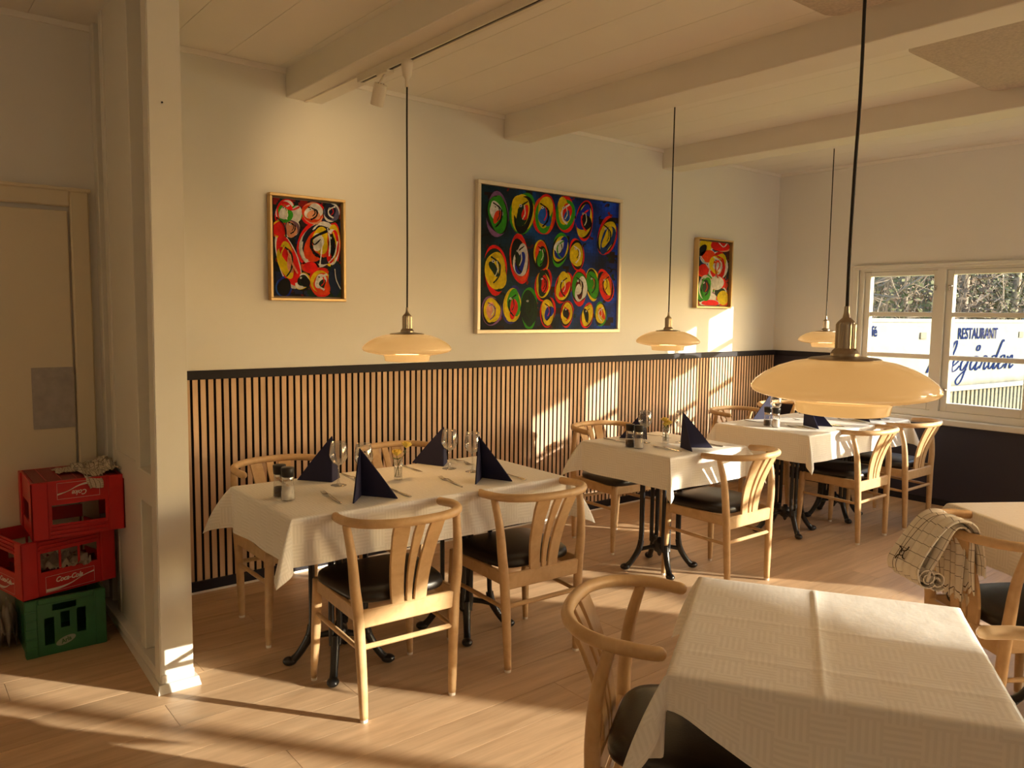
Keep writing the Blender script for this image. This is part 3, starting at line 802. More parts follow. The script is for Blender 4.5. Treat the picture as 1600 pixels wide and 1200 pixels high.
def fork(x0, y0, x1, y1, label):
    """tines at the first point, handle end at the second"""
    bm = bmesh.new(); L = .185
    hp = spline([(0, -.05, .011), (0, -.035, .012), (0, .01, .006), (0, .10, .004)], 5)
    sweep(bm, hp, [.0028, .0032, .0045, .0058, .0035], 8, sx=1, sy=.35, up=(0, 0, 1))
    sweep(bm, spline([(0, -.048, .0105), (0, -.060, .008), (0, -.078, .005)], 4), [.004, .0105, .0115], 8, sx=1, sy=.14, up=(0, 0, 1))
    for k in range(4):
        xx = (k-1.5)*.0058
        sweep(bm, spline([(xx, -.077, .005), (xx, -.100, .0045), (xx*.97, -.122, .009)], 4), [.0017, .0016, .0008], 6)
    o = obj('fork', bm, M['steel'], smooth=True); d = Vector((x1-x0, y1-y0, 0))
    o.location = ((x0+x1)/2, (y0+y1)/2, TZ-.001); o.rotation_euler = (0, 0, math.atan2(d.y, d.x)-PI/2)
    return tag(o, label, 'fork', 'forks on the laid tables')
def knife(x0, y0, x1, y1, label):
    bm = bmesh.new()
    sweep(bm, [(0, -.10, .0035), (0, -.06, .0035), (0, 0, .0035)], [.0062, .006, .0042], 8, sx=1, sy=.5, up=(0, 0, 1))
    P = [(-.005, 0), (.0045, 0), (.006, .03), (.0055, .07), (.002, .098), (-.005, .108)]
    v0 = [bm.verts.new((p[0], p[1], .0025)) for p in P]; v1 = [bm.verts.new((p[0], p[1], .0042)) for p in P]
    bm.faces.new(list(reversed(v0))); bm.faces.new(v1)
    for k in range(6): bm.faces.new((v0[k], v0[(k+1) % 6], v1[(k+1) % 6], v1[k]))
    o = obj('table_knife', bm, M['steel']); d = Vector((x1-x0, y1-y0, 0))
    o.location = ((x0+x1)/2, (y0+y1)/2, TZ-.001); o.rotation_euler = (0, 0, math.atan2(d.y, d.x)+PI/2)
    return tag(o, label, 'knife', 'knives on the laid tables')
fork(1.393, 2.932, 1.368, 2.725, 'fork left of the front left napkin on the long left table')
fork(1.945, 2.890, 1.918, 2.685, 'fork left of the front right napkin on the long left table')
fork(2.235, 3.075, 2.25, 3.265, 'fork right of the back right napkin on the long left table')
fork(1.62, 3.05, 1.63, 3.24, 'fork right of the back left napkin on the long left table')
knife(1.651, 2.860, 1.646, 2.677, 'knife right of the front left napkin on the long left table')
knife(2.243, 2.840, 2.231, 2.643, 'knife right of the front right napkin on the long left table')
knife(1.949, 3.072, 1.958, 3.265, 'knife behind the flowers on the long left table')
knife(1.318, 3.075, 1.345, 3.265, 'knife behind the pepper mill on the long left table')
fork(3.40, 2.895, 3.385, 2.69, 'fork left of the front napkin on the middle square table')
knife(3.73, 2.86, 3.725, 2.665, 'knife right of the front napkin on the middle square table')
fork(3.685, 3.035, 3.705, 3.24, 'fork at the back of the middle square table')
knife(3.36, 3.07, 3.375, 3.27, 'knife at the back left of the middle square table')
fork(4.79, 2.90, 4.775, 2.69, 'fork left of the front napkin on the far long table')
knife(5.10, 2.87, 5.09, 2.67, 'knife right of the front napkin on the far long table')
fork(5.43, 2.88, 5.415, 2.68, 'fork left of the right front napkin on the far long table')
knife(5.75, 2.87, 5.745, 2.67, 'knife right of the right front napkin on the far long table')
fork(5.13, 3.03, 5.14, 3.23, 'fork behind the mills on the far long table')
knife(4.79, 3.06, 4.80, 3.26, 'knife at the back left of the far long table')

def flower_vase(x, y, label, blooms):
    r = tag(empty('flower_vase', (x, y, TZ)), label, 'vase', 'small glass vases of yellow flowers')
    lathe_o('glass', [(0, 0), (.0185, 0), (.019, .002), (.0185, .05), (.0215, .095), (.0205, .095), (.0175, .05), (.017, .012), (0, .012)], M['glass'], r, 20)
    lathe_o('water', [(0, .0125), (.0165, .0125), (.0172, .05), (0, .0505)], M['pane'], r, 16)
    for i, (bx, by, bz, sz) in enumerate(blooms):
        p = spline([(-bx*.4, -by*.4, .016), (bx*.1, by*.1, .07), (bx*.8, by*.8, bz*.8), (bx, by, bz)], 4)
        st = obj('stem', sweep(bmesh.new(), p, .0017, 6), M['stem'], r, smooth=True)
        lf = bmesh.new()
        for k in range(3):
            a = k*2.1+i; q = p[8]; t = q+Vector((math.cos(a)*.026, math.sin(a)*.026, .012)); m_ = (q+t)/2
            n_ = Vector((-math.sin(a), math.cos(a), 0))*.008
            lf.faces.new([lf.verts.new(v) for v in (q, m_+n_, t, m_-n_)])
        obj('leaf', lf, M['stem'], st)
        fb = bmesh.new(); c = p[-1]; ax = (p[-1]-p[-3]).normalized(); s1 = ax.orthogonal().normalized(); s2 = ax.cross(s1)
        for ring, (nn, op, ln) in enumerate(((5, .25, 1.0), (6, .65, 1.0), (6, 1.0, .8))):
            for k in range(nn):
                a = 2*PI*k/nn + ring*.5; d = (s1*math.cos(a)+s2*math.sin(a)); sd = (s2*math.cos(a)-s1*math.sin(a))
                b0 = c - ax*sz*.2; m_ = c + ax*sz*.45*ln + d*sz*op*.62; t = c + ax*sz*.85*ln + d*sz*op*.85
                vv = [fb.verts.new(v) for v in (b0, m_-sd*sz*.42, t-sd*sz*.15, t+sd*sz*.15, m_+sd*sz*.42)]
                fb.faces.new(vv)
        obj('bloom', fb, M['petal'], r, smooth=False)
    return r
flower_vase(1.778, 2.988, 'little vase with yellow roses on the long left table', [(-.004, .004, .110, .029), (.054, .020, .138, .029)])
flower_vase(3.549, 2.939, 'little vase with yellow flowers on the middle square table', [(-.006, .006, .128, .027), (.014, -.006, .110, .027), (-.010, -.004, .104, .022)])

# ------------------------------------------------------------------ pendant lamps, track and spotlight
def pendant(x, y, ztop, z0, label, wig=0.0, energy=3.6):
    r = tag(empty('pendant_lamp', (x, y, z0)), label, 'pendant lamp', 'opal glass pendant lamps')
    shade = [(.077, .0615), (.110, .0560), (.145, .0440), (.175, .0280), (.195, .0120), (.2040, -.0010), (.2045, -.0080), (.199, -.0150), (.182, -.0215), (.155, -.0275), (.125, -.0330), (.1085, -.0350),
             (.1085, -.0335), (.125, -.0315), (.155, -.0260), (.181, -.0200), (.1975, -.0140), (.2025, -.0070), (.2020, 0), (.193, .0120), (.173, .0270), (.143, .0425), (.109, .0545), (.077, .0600)]
    lathe_o('glass_shade', shade, M['opal'], r, 64)
    lathe_o('inner_ring', [(.112, -.0325), (.1085, -.037), (.1045, -.043), (.1015, -.060), (.099, -.0625), (.0965, -.0620), (.099, -.058), (.102, -.043), (.106, -.0365), (.110, -.0318)], M['opal_in'], r, 64)
    lathe_o('cap_plate', [(0, .0635), (.079, .0615), (.080, .0630), (.074, .0655), (.034, .0705), (0, .071)], M['brass'], r, 48)
    lathe_o('socket', [(.031, .069), (.031, .076), (.027, .083), (.0225, .088), (.0225, .142), (.020, .147), (.009, .158), (.0065, .168), (.0055, .184), (0, .184)], M['brass'], r, 40, smooth=False, flute=(3, 4))
    h = ztop-z0
    pts = [(0, 0, .18)]
    if wig:
        pts += [(-.001, 0, .32), (.004, 0, .50), (.012, .001, .62), (.0135, .001, .74), (.010, 0, .90), (.012, 0, h-.05), (.012, 0, h)]
    else: pts += [(.001, 0, .5), (-.001, 0, h*.8), (0, 0, h)]
    obj('cord', sweep(bmesh.new(), spline(pts, 6), .0040, 8), M['cord'], r, smooth=True)
    bl = lathe_o('bulb', [(0, -.020), (.02, -.014), (.028, .004), (.022, .024), (.012, .04), (.012, .0625)], M['opal_in'], r, 20)
    point('pendant_light', (x, y, z0-.075), energy, (1.0, .56, .20), .07)
    return r
l1 = pendant(1.896, 3.104, 2.555, 1.335, 'opal pendant lamp hanging from the track over the long left table')
lathe_o('track_adapter', [(0, 1.165), (.009, 1.165), (.010, 1.20), (.020, 1.215), (.026, 1.255), (.026, 1.281), (0, 1.281)], M['white'], l1, 20)
pendant(3.972, 3.296, CZ, 1.333, 'opal pendant lamp over the middle square table, in front of the slatted wall')
pendant(5.863, 3.270, CZ, 1.320, 'small-looking opal pendant lamp in the far corner, half hidden by the near lamp')
pendant(1.730, 0.915, CZ, 1.340, 'large-looking opal pendant lamp nearest the camera, over the bare table', wig=1.0, energy=0.5)

pendant(3.450, 0.850, CZ, 1.340, 'opal fill lamp added over the table behind the towel chair, just out of view', energy=4.5)  # extra lamp added outside the frame to brighten the far wall and ceiling

tr = tag(empty('lighting_track', (1.906, 3.55, 2.652)), 'white lighting track under the first ceiling beam', 'lighting track')
def TR(name, bm, m):
    o = obj(name, bm, m, tr); o.matrix_parent_inverse = Matrix.Translation((-1.906, -3.55, -2.652)); return o
bm = bmesh.new(); box(bm, 1.888, 1.924, YB, 3.55, 2.640, 2.652); box(bm, 1.888, 1.8975, YB, 3.55, 2.616, 2.640); box(bm, 1.9145, 1.924, YB, 3.55, 2.616, 2.640); box(bm, 1.888, 1.924, 3.545, 3.555, 2.616, 2.652)
TR('rail', bm, M['white']); TR('slot', nb(1.8978, 1.9142, YB, 3.545, 2.6215, 2.640), M['cord'])
TR('conduit', nb(1.893, 1.906, 3.555, W-.01, 2.643, 2.652), M['white'])
sp_ = tag(empty('spotlight', (1.872, 3.314, 2.616)), 'white cylinder spotlight on the ceiling track beside the first lamp', 'spotlight')
b_ = bmesh.new(); box(b_, .012, .056, -.05, .05, -.013, 0, bev=.003); obj('adapter', b_, M['white'], sp_)
obj('arm', sweep(bmesh.new(), [(.032, 0, -.012), (.012, 0, -.045), (0, 0, -.062)], .006, 10), M['white'], sp_, smooth=True)
hd = lathe_o('head', [(0, .048), (.026, .048), (.031, .043), (.031, -.050), (.029, -.052), (.027, -.050), (.027, -.035), (0, -.035)], M['white'], sp_, 28, smooth=False, loc=(0, 0, -.108))
hd.rotation_euler = (math.radians(24), 0, 0)
vn = bmesh.new()
for k in range(6):
    a = k*PI/3; lathe(vn, [(0, .0486), (.0038, .0486), (.0038, .0481)], 8, cx=.014*math.cos(a), cy=.014*math.sin(a))
obj('vent_hole', vn, M['cord'], hd)
spl = bpy.data.lights.new('spotlight_beam', 'SPOT'); spl.energy = 9; spl.color = (1.0, .66, .30); spl.spot_size = math.radians(85); spl.spot_blend = 1.0; spl.shadow_soft_size = .02
spo = bpy.data.objects.new('spotlight_beam', spl); COL.objects.link(spo); spo.location = (1.872, 3.345, 2.440)
spo.rotation_euler = (Vector((2.10, 4.185, 2.25))-Vector((1.872, 3.345, 2.440))).to_track_quat('-Z', 'Y').to_euler()

# ------------------------------------------------------------------ text and strokes
def text_mesh(s, size, shear=0.0, sx=1.0, depth=0.0008, bold=0.0):
    cu = bpy.data.curves.new('lettering', 'FONT'); cu.body = s; cu.size = size; cu.shear = shear; cu.extrude = depth; cu.offset = bold
    cu.align_x = 'CENTER'; cu.align_y = 'CENTER'; cu.resolution_u = 3
    o = bpy.data.objects.new('lettering', cu); COL.objects.link(o)
    bpy.context.view_layer.update()
    me = bpy.data.meshes.new_from_object(o.evaluated_get(bpy.context.evaluated_depsgraph_get()))
    bpy.data.objects.remove(o); bpy.data.curves.remove(cu)
    for v in me.vertices: v.co.x *= sx
    me.materials.clear(); return me
def ribbon(bm, pts, w0, w1, z=0.0, n=6, slant=0.0):
    """flat pen stroke in the xy plane, thick on down strokes"""
    P = spline([(p[0]+slant*p[1], p[1], 0) for p in pts], n); L = []
    for i in range(len(P)):
        d = (P[min(i+1, len(P)-1)]-P[max(i-1, 0)]).normalized(); nn = Vector((-d.y, d.x, 0))
        wv = w0+(w1-w0)*abs(d.y)**1.5
        L.append((bm.verts.new(P[i]+nn*wv/2+Vector((0, 0, z))), bm.verts.new(P[i]-nn*wv/2+Vector((0, 0, z)))))
    for a, b in zip(L, L[1:]): bm.faces.new((a[0], a[1], b[1], b[0]))

# ------------------------------------------------------------------ crates on the left
def panel(bm, w, h, t, holes, org, ux, uy):
    """upright board with rectangular holes; holes = (u0,u1,z0,z1)"""
    us = sorted({0, w, *[h_[0] for h_ in holes], *[h_[1] for h_ in holes]}); zs = sorted({0, h, *[h_[2] for h_ in holes], *[h_[3] for h_ in holes]})
    O = Vector(org); U = Vector(ux); N = Vector(uy)
    for i in range(len(us)-1):
        for j in range(len(zs)-1):
            uc = (us[i]+us[i+1])/2; zc = (zs[j]+zs[j+1])/2
            if any(a < uc < b and c < zc < d for a, b, c, d in holes): continue
            c8 = [O+U*u+N*n+Vector((0, 0, z)) for n in (0, t) for u, z in ((us[i], zs[j]), (us[i+1], zs[j]), (us[i+1], zs[j+1]), (us[i], zs[j+1]))]
            v = [bm.verts.new(c) for c in c8]
            for q in ((0, 1, 2, 3), (7, 6, 5, 4), (0, 4, 5, 1), (1, 5, 6, 2), (2, 6, 7, 3), (3, 7, 4, 0)): bm.faces.new([v[k] for k in q])

def label_part(parent, w, h, cx, z, face, text, par_shear=0.35, sx=0.85, swoosh=True):
    """printed frame, lettering and wave, laid on a crate side; face = (origin, ux, outward normal)"""
    O, U, N = [Vector(v) for v in face]
    bm = bmesh.new(); t = .0012
    for (a, b, c, d) in ((-w/2, w/2, -h/2, -h/2+t), (-w/2, w/2, h/2-t, h/2), (-w/2, -w/2+t, -h/2, h/2), (w/2-t, w/2, -h/2, h/2)):
        bm.faces.new([bm.verts.new(p) for p in ((a, c, 0), (b, c, 0), (b, d, 0), (a, d, 0))])
    if swoosh:
        A = [(-w/2, -h*.36, h*.18), (-w*.25, -h*.36, h*.15), (0, -h*.24, h*.08), (w*.25, h*.04, h*.05), (w/2, h*.20, h*.10)]
        C = spline([(p[0], p[1], p[2]) for p in A], 5)
        for a, b in zip(C, C[1:]):
            bm.faces.new([bm.verts.new(p) for p in ((a.x, a.y-a.z/2, 0), (b.x, b.y-b.z/2, 0), (b.x, b.y+b.z/2, 0), (a.x, a.y+a.z/2, 0))])
    me = bpy.data.meshes.new('lettering'); bm.to_mesh(me); bm.free()
    tm = text_mesh(text, h*.44, par_shear, sx, .0008, .0006)
    b2 = bmesh.new(); b2.from_mesh(me); n0 = len(b2.verts); b2.from_mesh(tm)
    b2.verts.ensure_lookup_table()
    for v in list(b2.verts)[n0:]: v.co.y += h*.17; v.co.x -= w*.03
    for v in b2.verts:
        p = v.co.copy(); v.co = O + U*(cx+p.x) + N*(.0012+p.z) + Vector((0, 0, z+p.y))
    return obj('printed_label', b2, M['print'], parent)

def drink_crate(name, w, d, h, label, posts, text, flip, loc, rz, m='red'):
    r = tag(empty(name, loc, math.radians(rz)), label, 'crate', 'stacked plastic crates')
    bm = bmesh.new(); t = .006; cwd = .072
    hf = []
    us = [cwd+(w-2*cwd)*k/(posts+1) for k in range(posts+2)]
    for k in range(posts+1): hf.append((us[k]+(.004 if k else 0), us[k+1]-(.004 if k < posts else 0), h*.42, h*.76))
    hs = [(cwd, d-cwd, h*.42, h*.76)]
    panel(bm, w, h, t, hf, (0, 0, 0), (1, 0, 0), (0, 1, 0)); panel(bm, w, h, t, hf, (0, d-t, 0), (1, 0, 0), (0, 1, 0))
    panel(bm, d-2*t, h, t, hs, (0, t, 0), (0, 1, 0), (1, 0, 0)); panel(bm, d-2*t, h, t, hs, (w-t, t, 0), (0, 1, 0), (1, 0, 0))
    box(bm, t, w-t, t, d-t, 0.004, .012)
    F = lambda o_: o_
    body = obj('shell', bm, M[m], r)
    for z in (h*.80, h*.87, h*.94):
        obj('grip_rib', nb(cwd*.9, w-cwd*.9, -.006, .001, z, z+h*.03), M[m], r); obj('grip_rib', nb(-.006, .001, cwd*.9, d-cwd*.9, z, z+h*.03), M[m], r)
    for (x0, x1, y0, y1) in ((-.007, cwd*.8, -.007, .002), (-.007, .002, -.007, cwd*.8), (w-cwd*.8, w+.007, -.007, .002), (w-.002, w+.007, -.007, cwd*.8), (-.007, .002, d-cwd*.8, d+.007), (w-.002, w+.007, d-cwd*.8, d+.007)):
        obj('corner_post', nb(x0, x1, y0, y1, 0, h-.001, bev=.003), M[m], r)
    dv = bmesh.new()
    for k in range(1, 4): box(dv, t, w-t, d*k/4-.0015, d*k/4+.0015, .012, h*.36)
    for k in range(1, 5): box(dv, w*k/5-.0015, w*k/5+.0015, t, d-t, .012, h*.36)
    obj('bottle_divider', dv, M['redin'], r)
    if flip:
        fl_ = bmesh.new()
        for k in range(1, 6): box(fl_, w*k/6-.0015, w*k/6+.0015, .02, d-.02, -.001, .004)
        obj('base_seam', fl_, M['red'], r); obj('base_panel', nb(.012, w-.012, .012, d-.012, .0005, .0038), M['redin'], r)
    label_part(r, (w-2*cwd)*.86 if posts else (w-2*cwd)*.80, h*.285, w*.50, h*.185, ((0, 0, 0), (1, 0, 0), (0, -1, 0)), text)
    label_part(r, (d-2*cwd)*.86, h*.285, d*.50, h*.185, ((0, d, 0), (0, -1, 0), (-1, 0, 0)), text)
    if flip:
        for ch in r.children:
            ch.matrix_parent_inverse = Matrix.Translation((w, 0, h)) @ Matrix.Rotation(PI, 4, 'Y')
    return r
drink_crate('drink_crate', .352, .350, .250, 'upside-down red drink crate on top of the stack', 0, 'Coke', True, (.477, 3.808, .5045), 0)
c2 = drink_crate('drink_crate', .384, .330, .248, 'upright red drink crate in the middle of the stack, turned at an angle', 2, 'Coca-Cola', False, (.430, 3.800, .2545), 15)

gr = tag(empty('milk_crate', (.434, 3.790, 0)), 'green milk crate on the floor at the bottom of the stack', 'crate', 'stacked plastic crates')
bm = bmesh.new(); w_, d_, h_ = .302, .350, .252
panel(bm, w_, h_, .008, [(.065, .103, .045, .165), (.128, .163, .11, .18), (.190, .226, .075, .185), (.098, .190, .192, .222)], (0, 0, 0), (1, 0, 0), (0, 1, 0))
panel(bm, w_, h_, .008, [], (0, d_-.008, 0), (1, 0, 0), (0, 1, 0))
for xx_ in (0, w_-.008): panel(bm, d_-.016, h_, .008, [(.10, .16, .06, .16), (.19, .25, .06, .16)], (xx_, .008, 0), (0, 1, 0), (1, 0, 0))
box(bm, .008, w_-.008, .008, d_-.008, 0.002, .012)
obj('shell', bm, M['green'], gr)
bm = bmesh.new(); box(bm, -.006, .040, -.006, .002, 0, h_, bev=.003); box(bm, -.006, .002, .0, .045, 0, h_, bev=.003)
obj('corner_post', bm, M['green'], gr); obj('corner_post', nb(w_-.040, w_+.004, -.006, .002, 0, h_, bev=.003), M['green'], gr)
obj('top_rim', nb(.045, w_-.045, -.006, .001, h_-.022, h_, bev=.002), M['green'], gr)
for k in range(5): obj('grip_rib', nb(-.008, .038, -.0085, -.004, .04+k*.04, .05+k*.04, bev=.002), M['green'], gr)
bm = bmesh.new(); N_ = 28
bm.faces.new([bm.verts.new((.145+.040*math.cos(2*PI*k/N_)*math.cos(.32)-.017*math.sin(2*PI*k/N_)*math.sin(.32), -.0012, .052+.040*math.cos(2*PI*k/N_)*math.sin(.32)+.017*math.sin(2*PI*k/N_)*math.cos(.32))) for k in range(N_)])
lb = obj('oval_logo', bm, mat('faded_green_print', (.30, .36, .27), .6), gr)
tm = text_mesh('Arla', .026, .2, .9, .0004, .0006)
for v in tm.vertices:
    p = v.co.copy(); a = .32; v.co = Vector((.145+p.x*math.cos(a)-p.y*math.sin(a), -.0020-p.z, .052+p.x*math.sin(a)+p.y*math.cos(a)))
obj('lettering', tm, M['green'], lb)

# odds and ends lying in the crates
def rag(name, label, cat, loc, sx, sy, amp, seed, m, z_shape=None, n=(34, 22), group=None):
    from mathutils import noise
    bm = bmesh.new(); uvl = bm.loops.layers.uv.new('UVMap'); V = []
    for i in range(n[0]+1):
        row = []
        for j in range(n[1]+1):
            u = i/n[0]; v = j/n[1]; p = Vector((u*3.1+seed, v*2.6+seed, seed))
            q = noise.noise_vector(p*1.3)
            x = (u-.5)*sx + q.x*sx*.10; y_ = (v-.5)*sy + q.y*sy*.16
            z = abs(noise.noise(p*1.6))*amp + abs(noise.noise(p*4.1))*amp*.45 + .004
            if z_shape: x, y_, z = z_shape(u, v, x, y_, z)
            row.append(bm.verts.new((x, y_, z)))
        V.append(row)
    for i in range(n[0]):
        for j in range(n[1]):
            f = bm.faces.new((V[i][j], V[i+1][j], V[i+1][j+1], V[i][j+1])); f.smooth = True
            for l, (a, b) in zip(f.loops, ((i, j), (i+1, j), (i+1, j+1), (i, j+1))): l[uvl].uv = (a/n[0]*sx*1.8, b/n[1]*sy*1.8)
    o = obj(name, bm, m, None, loc=loc); return tag(o, label, cat, group)
def over_front(u, v, x, y_, z):
    # a corner of the towel hangs over the front edge of the crate
    if .38 < u < .56 and v < .34:
        k = (.34-v)/.34; y_ = min(y_, -.158) if k > .25 else y_
        if y_ <= -.158: z = z*.35 - .055*k; y_ = -.168-.006*math.sin(u*40)
    if u < .35: z *= .45; y_ = y_*.45 + .05
    if u > .60: z = z*1.25 + .006
    y_ = max(y_, -.150) if not (.38 < u < .56 and v < .34) else y_
    return x, y_, z
rag('tea_towel', 'crumpled checked tea towel lying on the red crates', 'towel', (.722, 3.965, .756), .265, .285, .040, 3.3, M['towel2'], over_front, (60, 40))
rag('crumpled_cloth', 'grey crumpled cloth inside the middle red crate', 'cloth', (.600, 3.925, .348), .20, .16, .065, 8.1, mat('grey_linen', (.42, .36, .29), .9, noise=.2))
rag('plastic_bag', 'greyish crumpled plastic bag on the floor left of the crates', 'bag', (.285, 4.02, .004), .26, .24, .26, 5.7, mat('grey_plastic', (.26, .22, .18), .3, noise=.2))

from mathutils import noise as _nz2
# ------------------------------------------------------------------ pictures on the long wall
def homog(src):
    dst = [(0, 1), (1, 1), (1, 0), (0, 0)]; A = []; B = []
    for (x, y), (u, v) in zip(src, dst):
        A += [[x, y, 1, 0, 0, 0, -u*x, -u*y], [0, 0, 0, x, y, 1, -v*x, -v*y]]; B += [u, v]
    h = np.linalg.solve(np.array(A, float), np.array(B, float)); H = np.append(h, 1).reshape(3, 3)
    def f(x, y):
        q = H @ np.array([x, y, 1.0]); return q[0]/q[2], q[1]/q[2]
    return f
def pig(c):
    l = s2l(c); return (min(.8, l[0]*1.5), min(.8, l[1]*1.8), min(.8, l[2]*2.2))
def picture(name, label, x0, x1, z0, z1, corners, bgfun, shapes, fm, fw, fd, gap, strokes, seed, gapm):
    rnd = random.Random(seed); w = x1-x0; h = z1-z0
    r = tag(empty(name, (x0, W, z0)), label, 'painting', 'framed abstract paintings')
    bm = bmesh.new()
    for (a, b, c, d) in ((0, w, 0, fw), (0, w, h-fw, h), (0, fw, fw, h-fw), (w-fw, w, fw, h-fw)): box(bm, a, b, -fd, -.002, c, d, bev=.003)
    obj('frame', bm, fm, r)
    obj('backing', nb(fw, w-fw, -.010, -.002, fw, h-fw), gapm, r)
    ix0, ix1, iz0, iz1 = fw+gap, w-fw-gap, fw+gap, h-fw-gap; cw, chh = ix1-ix0, iz1-iz0
    yb = -.026
    bm = bmesh.new(); cl = bm.loops.layers.color.new('paint')
    def poly(pts, col, layer, jit=.12):
        y_ = yb-.0004-layer*.00035; c = tuple(min(1, max(0, k)) for k in col)
        f = bm.faces.new([bm.verts.new((ix0+min(1, max(0, u))*cw, y_, iz0+min(1, max(0, v))*chh)) for u, v in pts])
        if f.normal.y > 0: f.normal_flip()
        f.normal_update()
        if f.normal.y > 0: f.normal_flip()
        for l in f.loops:
            k = 1+rnd.uniform(-jit, jit); l[cl] = (c[0]*k, c[1]*k, c[2]*k, 1)
    G = 44
    for i in range(G):
        for j in range(G):
            u0, u1, v0, v1 = i/G, (i+1)/G, j/G, (j+1)/G
            poly([(u0, v0), (u1, v0), (u1, v1), (u0, v1)], pig(bgfun((u0+u1)/2, (v0+v1)/2, rnd)), 0, .10)
    H = homog(corners)
    lay = 1
    def blob(cx, cy, rx, ry, ang, col, layer, wob=.07):
        n = 26; a0 = math.radians(ang); p1, p2 = rnd.random()*6, rnd.random()*6; pts = []
        for k in range(n):
            a = 2*PI*k/n; q = 1+wob*math.sin(2*a+p1)+wob*.6*math.sin(3*a+p2)
            X, Y = rx*q*math.cos(a), ry*q*math.sin(a)
            pts.append(H(cx+X*math.cos(a0)-Y*math.sin(a0), cy+X*math.sin(a0)+Y*math.cos(a0)))
        poly(pts, pig(col), layer)
    def stroke(pts, wd, col, layer):
        P = spline([(p[0], p[1], 0) for p in pts], 4)
        for a, b in zip(P, P[1:]):
            d = (b-a).normalized(); nn = Vector((-d.y, d.x, 0))*wd/2*rnd.uniform(.7, 1.2)
            poly([H(*(a+nn).xy), H(*(a-nn).xy), H(*(b-nn).xy), H(*(b+nn).xy)], pig(col), layer)
    for k in range(strokes):
        xs = [c[0] for c in corners]; ys = [c[1] for c in corners]
        x, y_ = rnd.uniform(min(xs), max(xs)), rnd.uniform(min(ys), max(ys)); a = rnd.uniform(0, 6.28)
        col = rnd.choice([(150, 40, 40), (40, 20, 25), (30, 80, 60), (120, 40, 60), (25, 60, 110), (20, 25, 30)])
        L_ = rnd.uniform(12, 34); stroke([(x, y_), (x+L_*math.cos(a), y_+L_*math.sin(a)), (x+L_*1.6*math.cos(a+.5), y_+L_*1.6*math.sin(a+.5))], rnd.uniform(8, 18), col, 1)
    for sidx, s in enumerate(shapes):
        if s[0] == 's': stroke(s[1], s[2], s[3], 12+sidx % 40); continue
        cx, cy, rx, ry, ang, cols = s
        m_ = len(cols)
        for k, c in enumerate(cols):
            f = (1.10, 1.0, .90, .76, .52, .34)[min(k, 5)]
            j = 0 if k < 2 else (.06 if k == 2 else .22)
            ox = rnd.uniform(-j, j)*rx; oy = rnd.uniform(-j, j)*ry
            blob(cx+ox, cy+oy, rx*f*rnd.uniform(.85, 1.1) if k > 3 else rx*f, ry*f, ang+(rnd.uniform(-22, 22) if k > 3 else 0), c, 2+k+(sidx % 7)*.1, .07 if k < 3 else .16)
        if m_ >= 4:
            sg = rnd.choice((-1, 1)); stroke([(cx-sg*rx*.45, cy-ry*.6), (cx+sg*rx*.35, cy-ry*.25), (cx+sg*rx*.3, cy+ry*.3), (cx-sg*rx*.2, cy+ry*.62)], rx*.16, rnd.choice([BK, BK, cols[0], WH, DG]), 9)
        # small eyes and lines of thick paint
        if m_ >= 4 and ry < 200:
            blob(cx-rx*.22, cy-ry*.38, rx*.13, rx*.13, 0, (210, 200, 180), 10.5); blob(cx-rx*.22, cy-ry*.38, rx*.06, rx*.06, 0, (20, 15, 15), 11)
            stroke([(cx+rx*.1, cy-ry*.4), (cx+rx*.2, cy), (cx-rx*.05, cy+ry*.3)], rx*.10, rnd.choice([(30, 20, 20), (200, 60, 40), (40, 90, 60), (215, 190, 150)]), 10)
    cv = obj('canvas', nb(ix0, ix1, yb, -.010, iz0, iz1), M['felt'], r)
    obj('painted_shapes', bm, M['paint'], r)
    return r
BK, RD, OR, YE, GR, DG, BL, LB, WH, LI, PK = (25, 18, 20), (195, 50, 38), (220, 100, 30), (222, 168, 30), (95, 150, 55), (28, 80, 50), (30, 75, 140), (70, 115, 150), (222, 205, 180), (150, 115, 130), (215, 150, 120)
def bg2(u, v, r):
    k = u*.75+(v-.5)*.2; a = (22, 62, 60); b = (28, 72, 128)
    c = [a[i]+(b[i]-a[i])*min(1, max(0, k)) for i in range(3)]
    n1 = _nz2.noise(Vector((u*5, v*5, 1.0))); n2 = _nz2.noise(Vector((u*11, v*11, 4.0))); q = 1.25+.55*n1+.35*n2
    if n2 > .42: return (75, 30, 45)
    if v < .35 and u < .5: m_ = (.35-v)/.35*.6; c = [c[0]+(60-c[0])*m_, c[1]+(35-c[1])*m_, c[2]+(50-c[2])*m_]
    return [x*q for x in c]
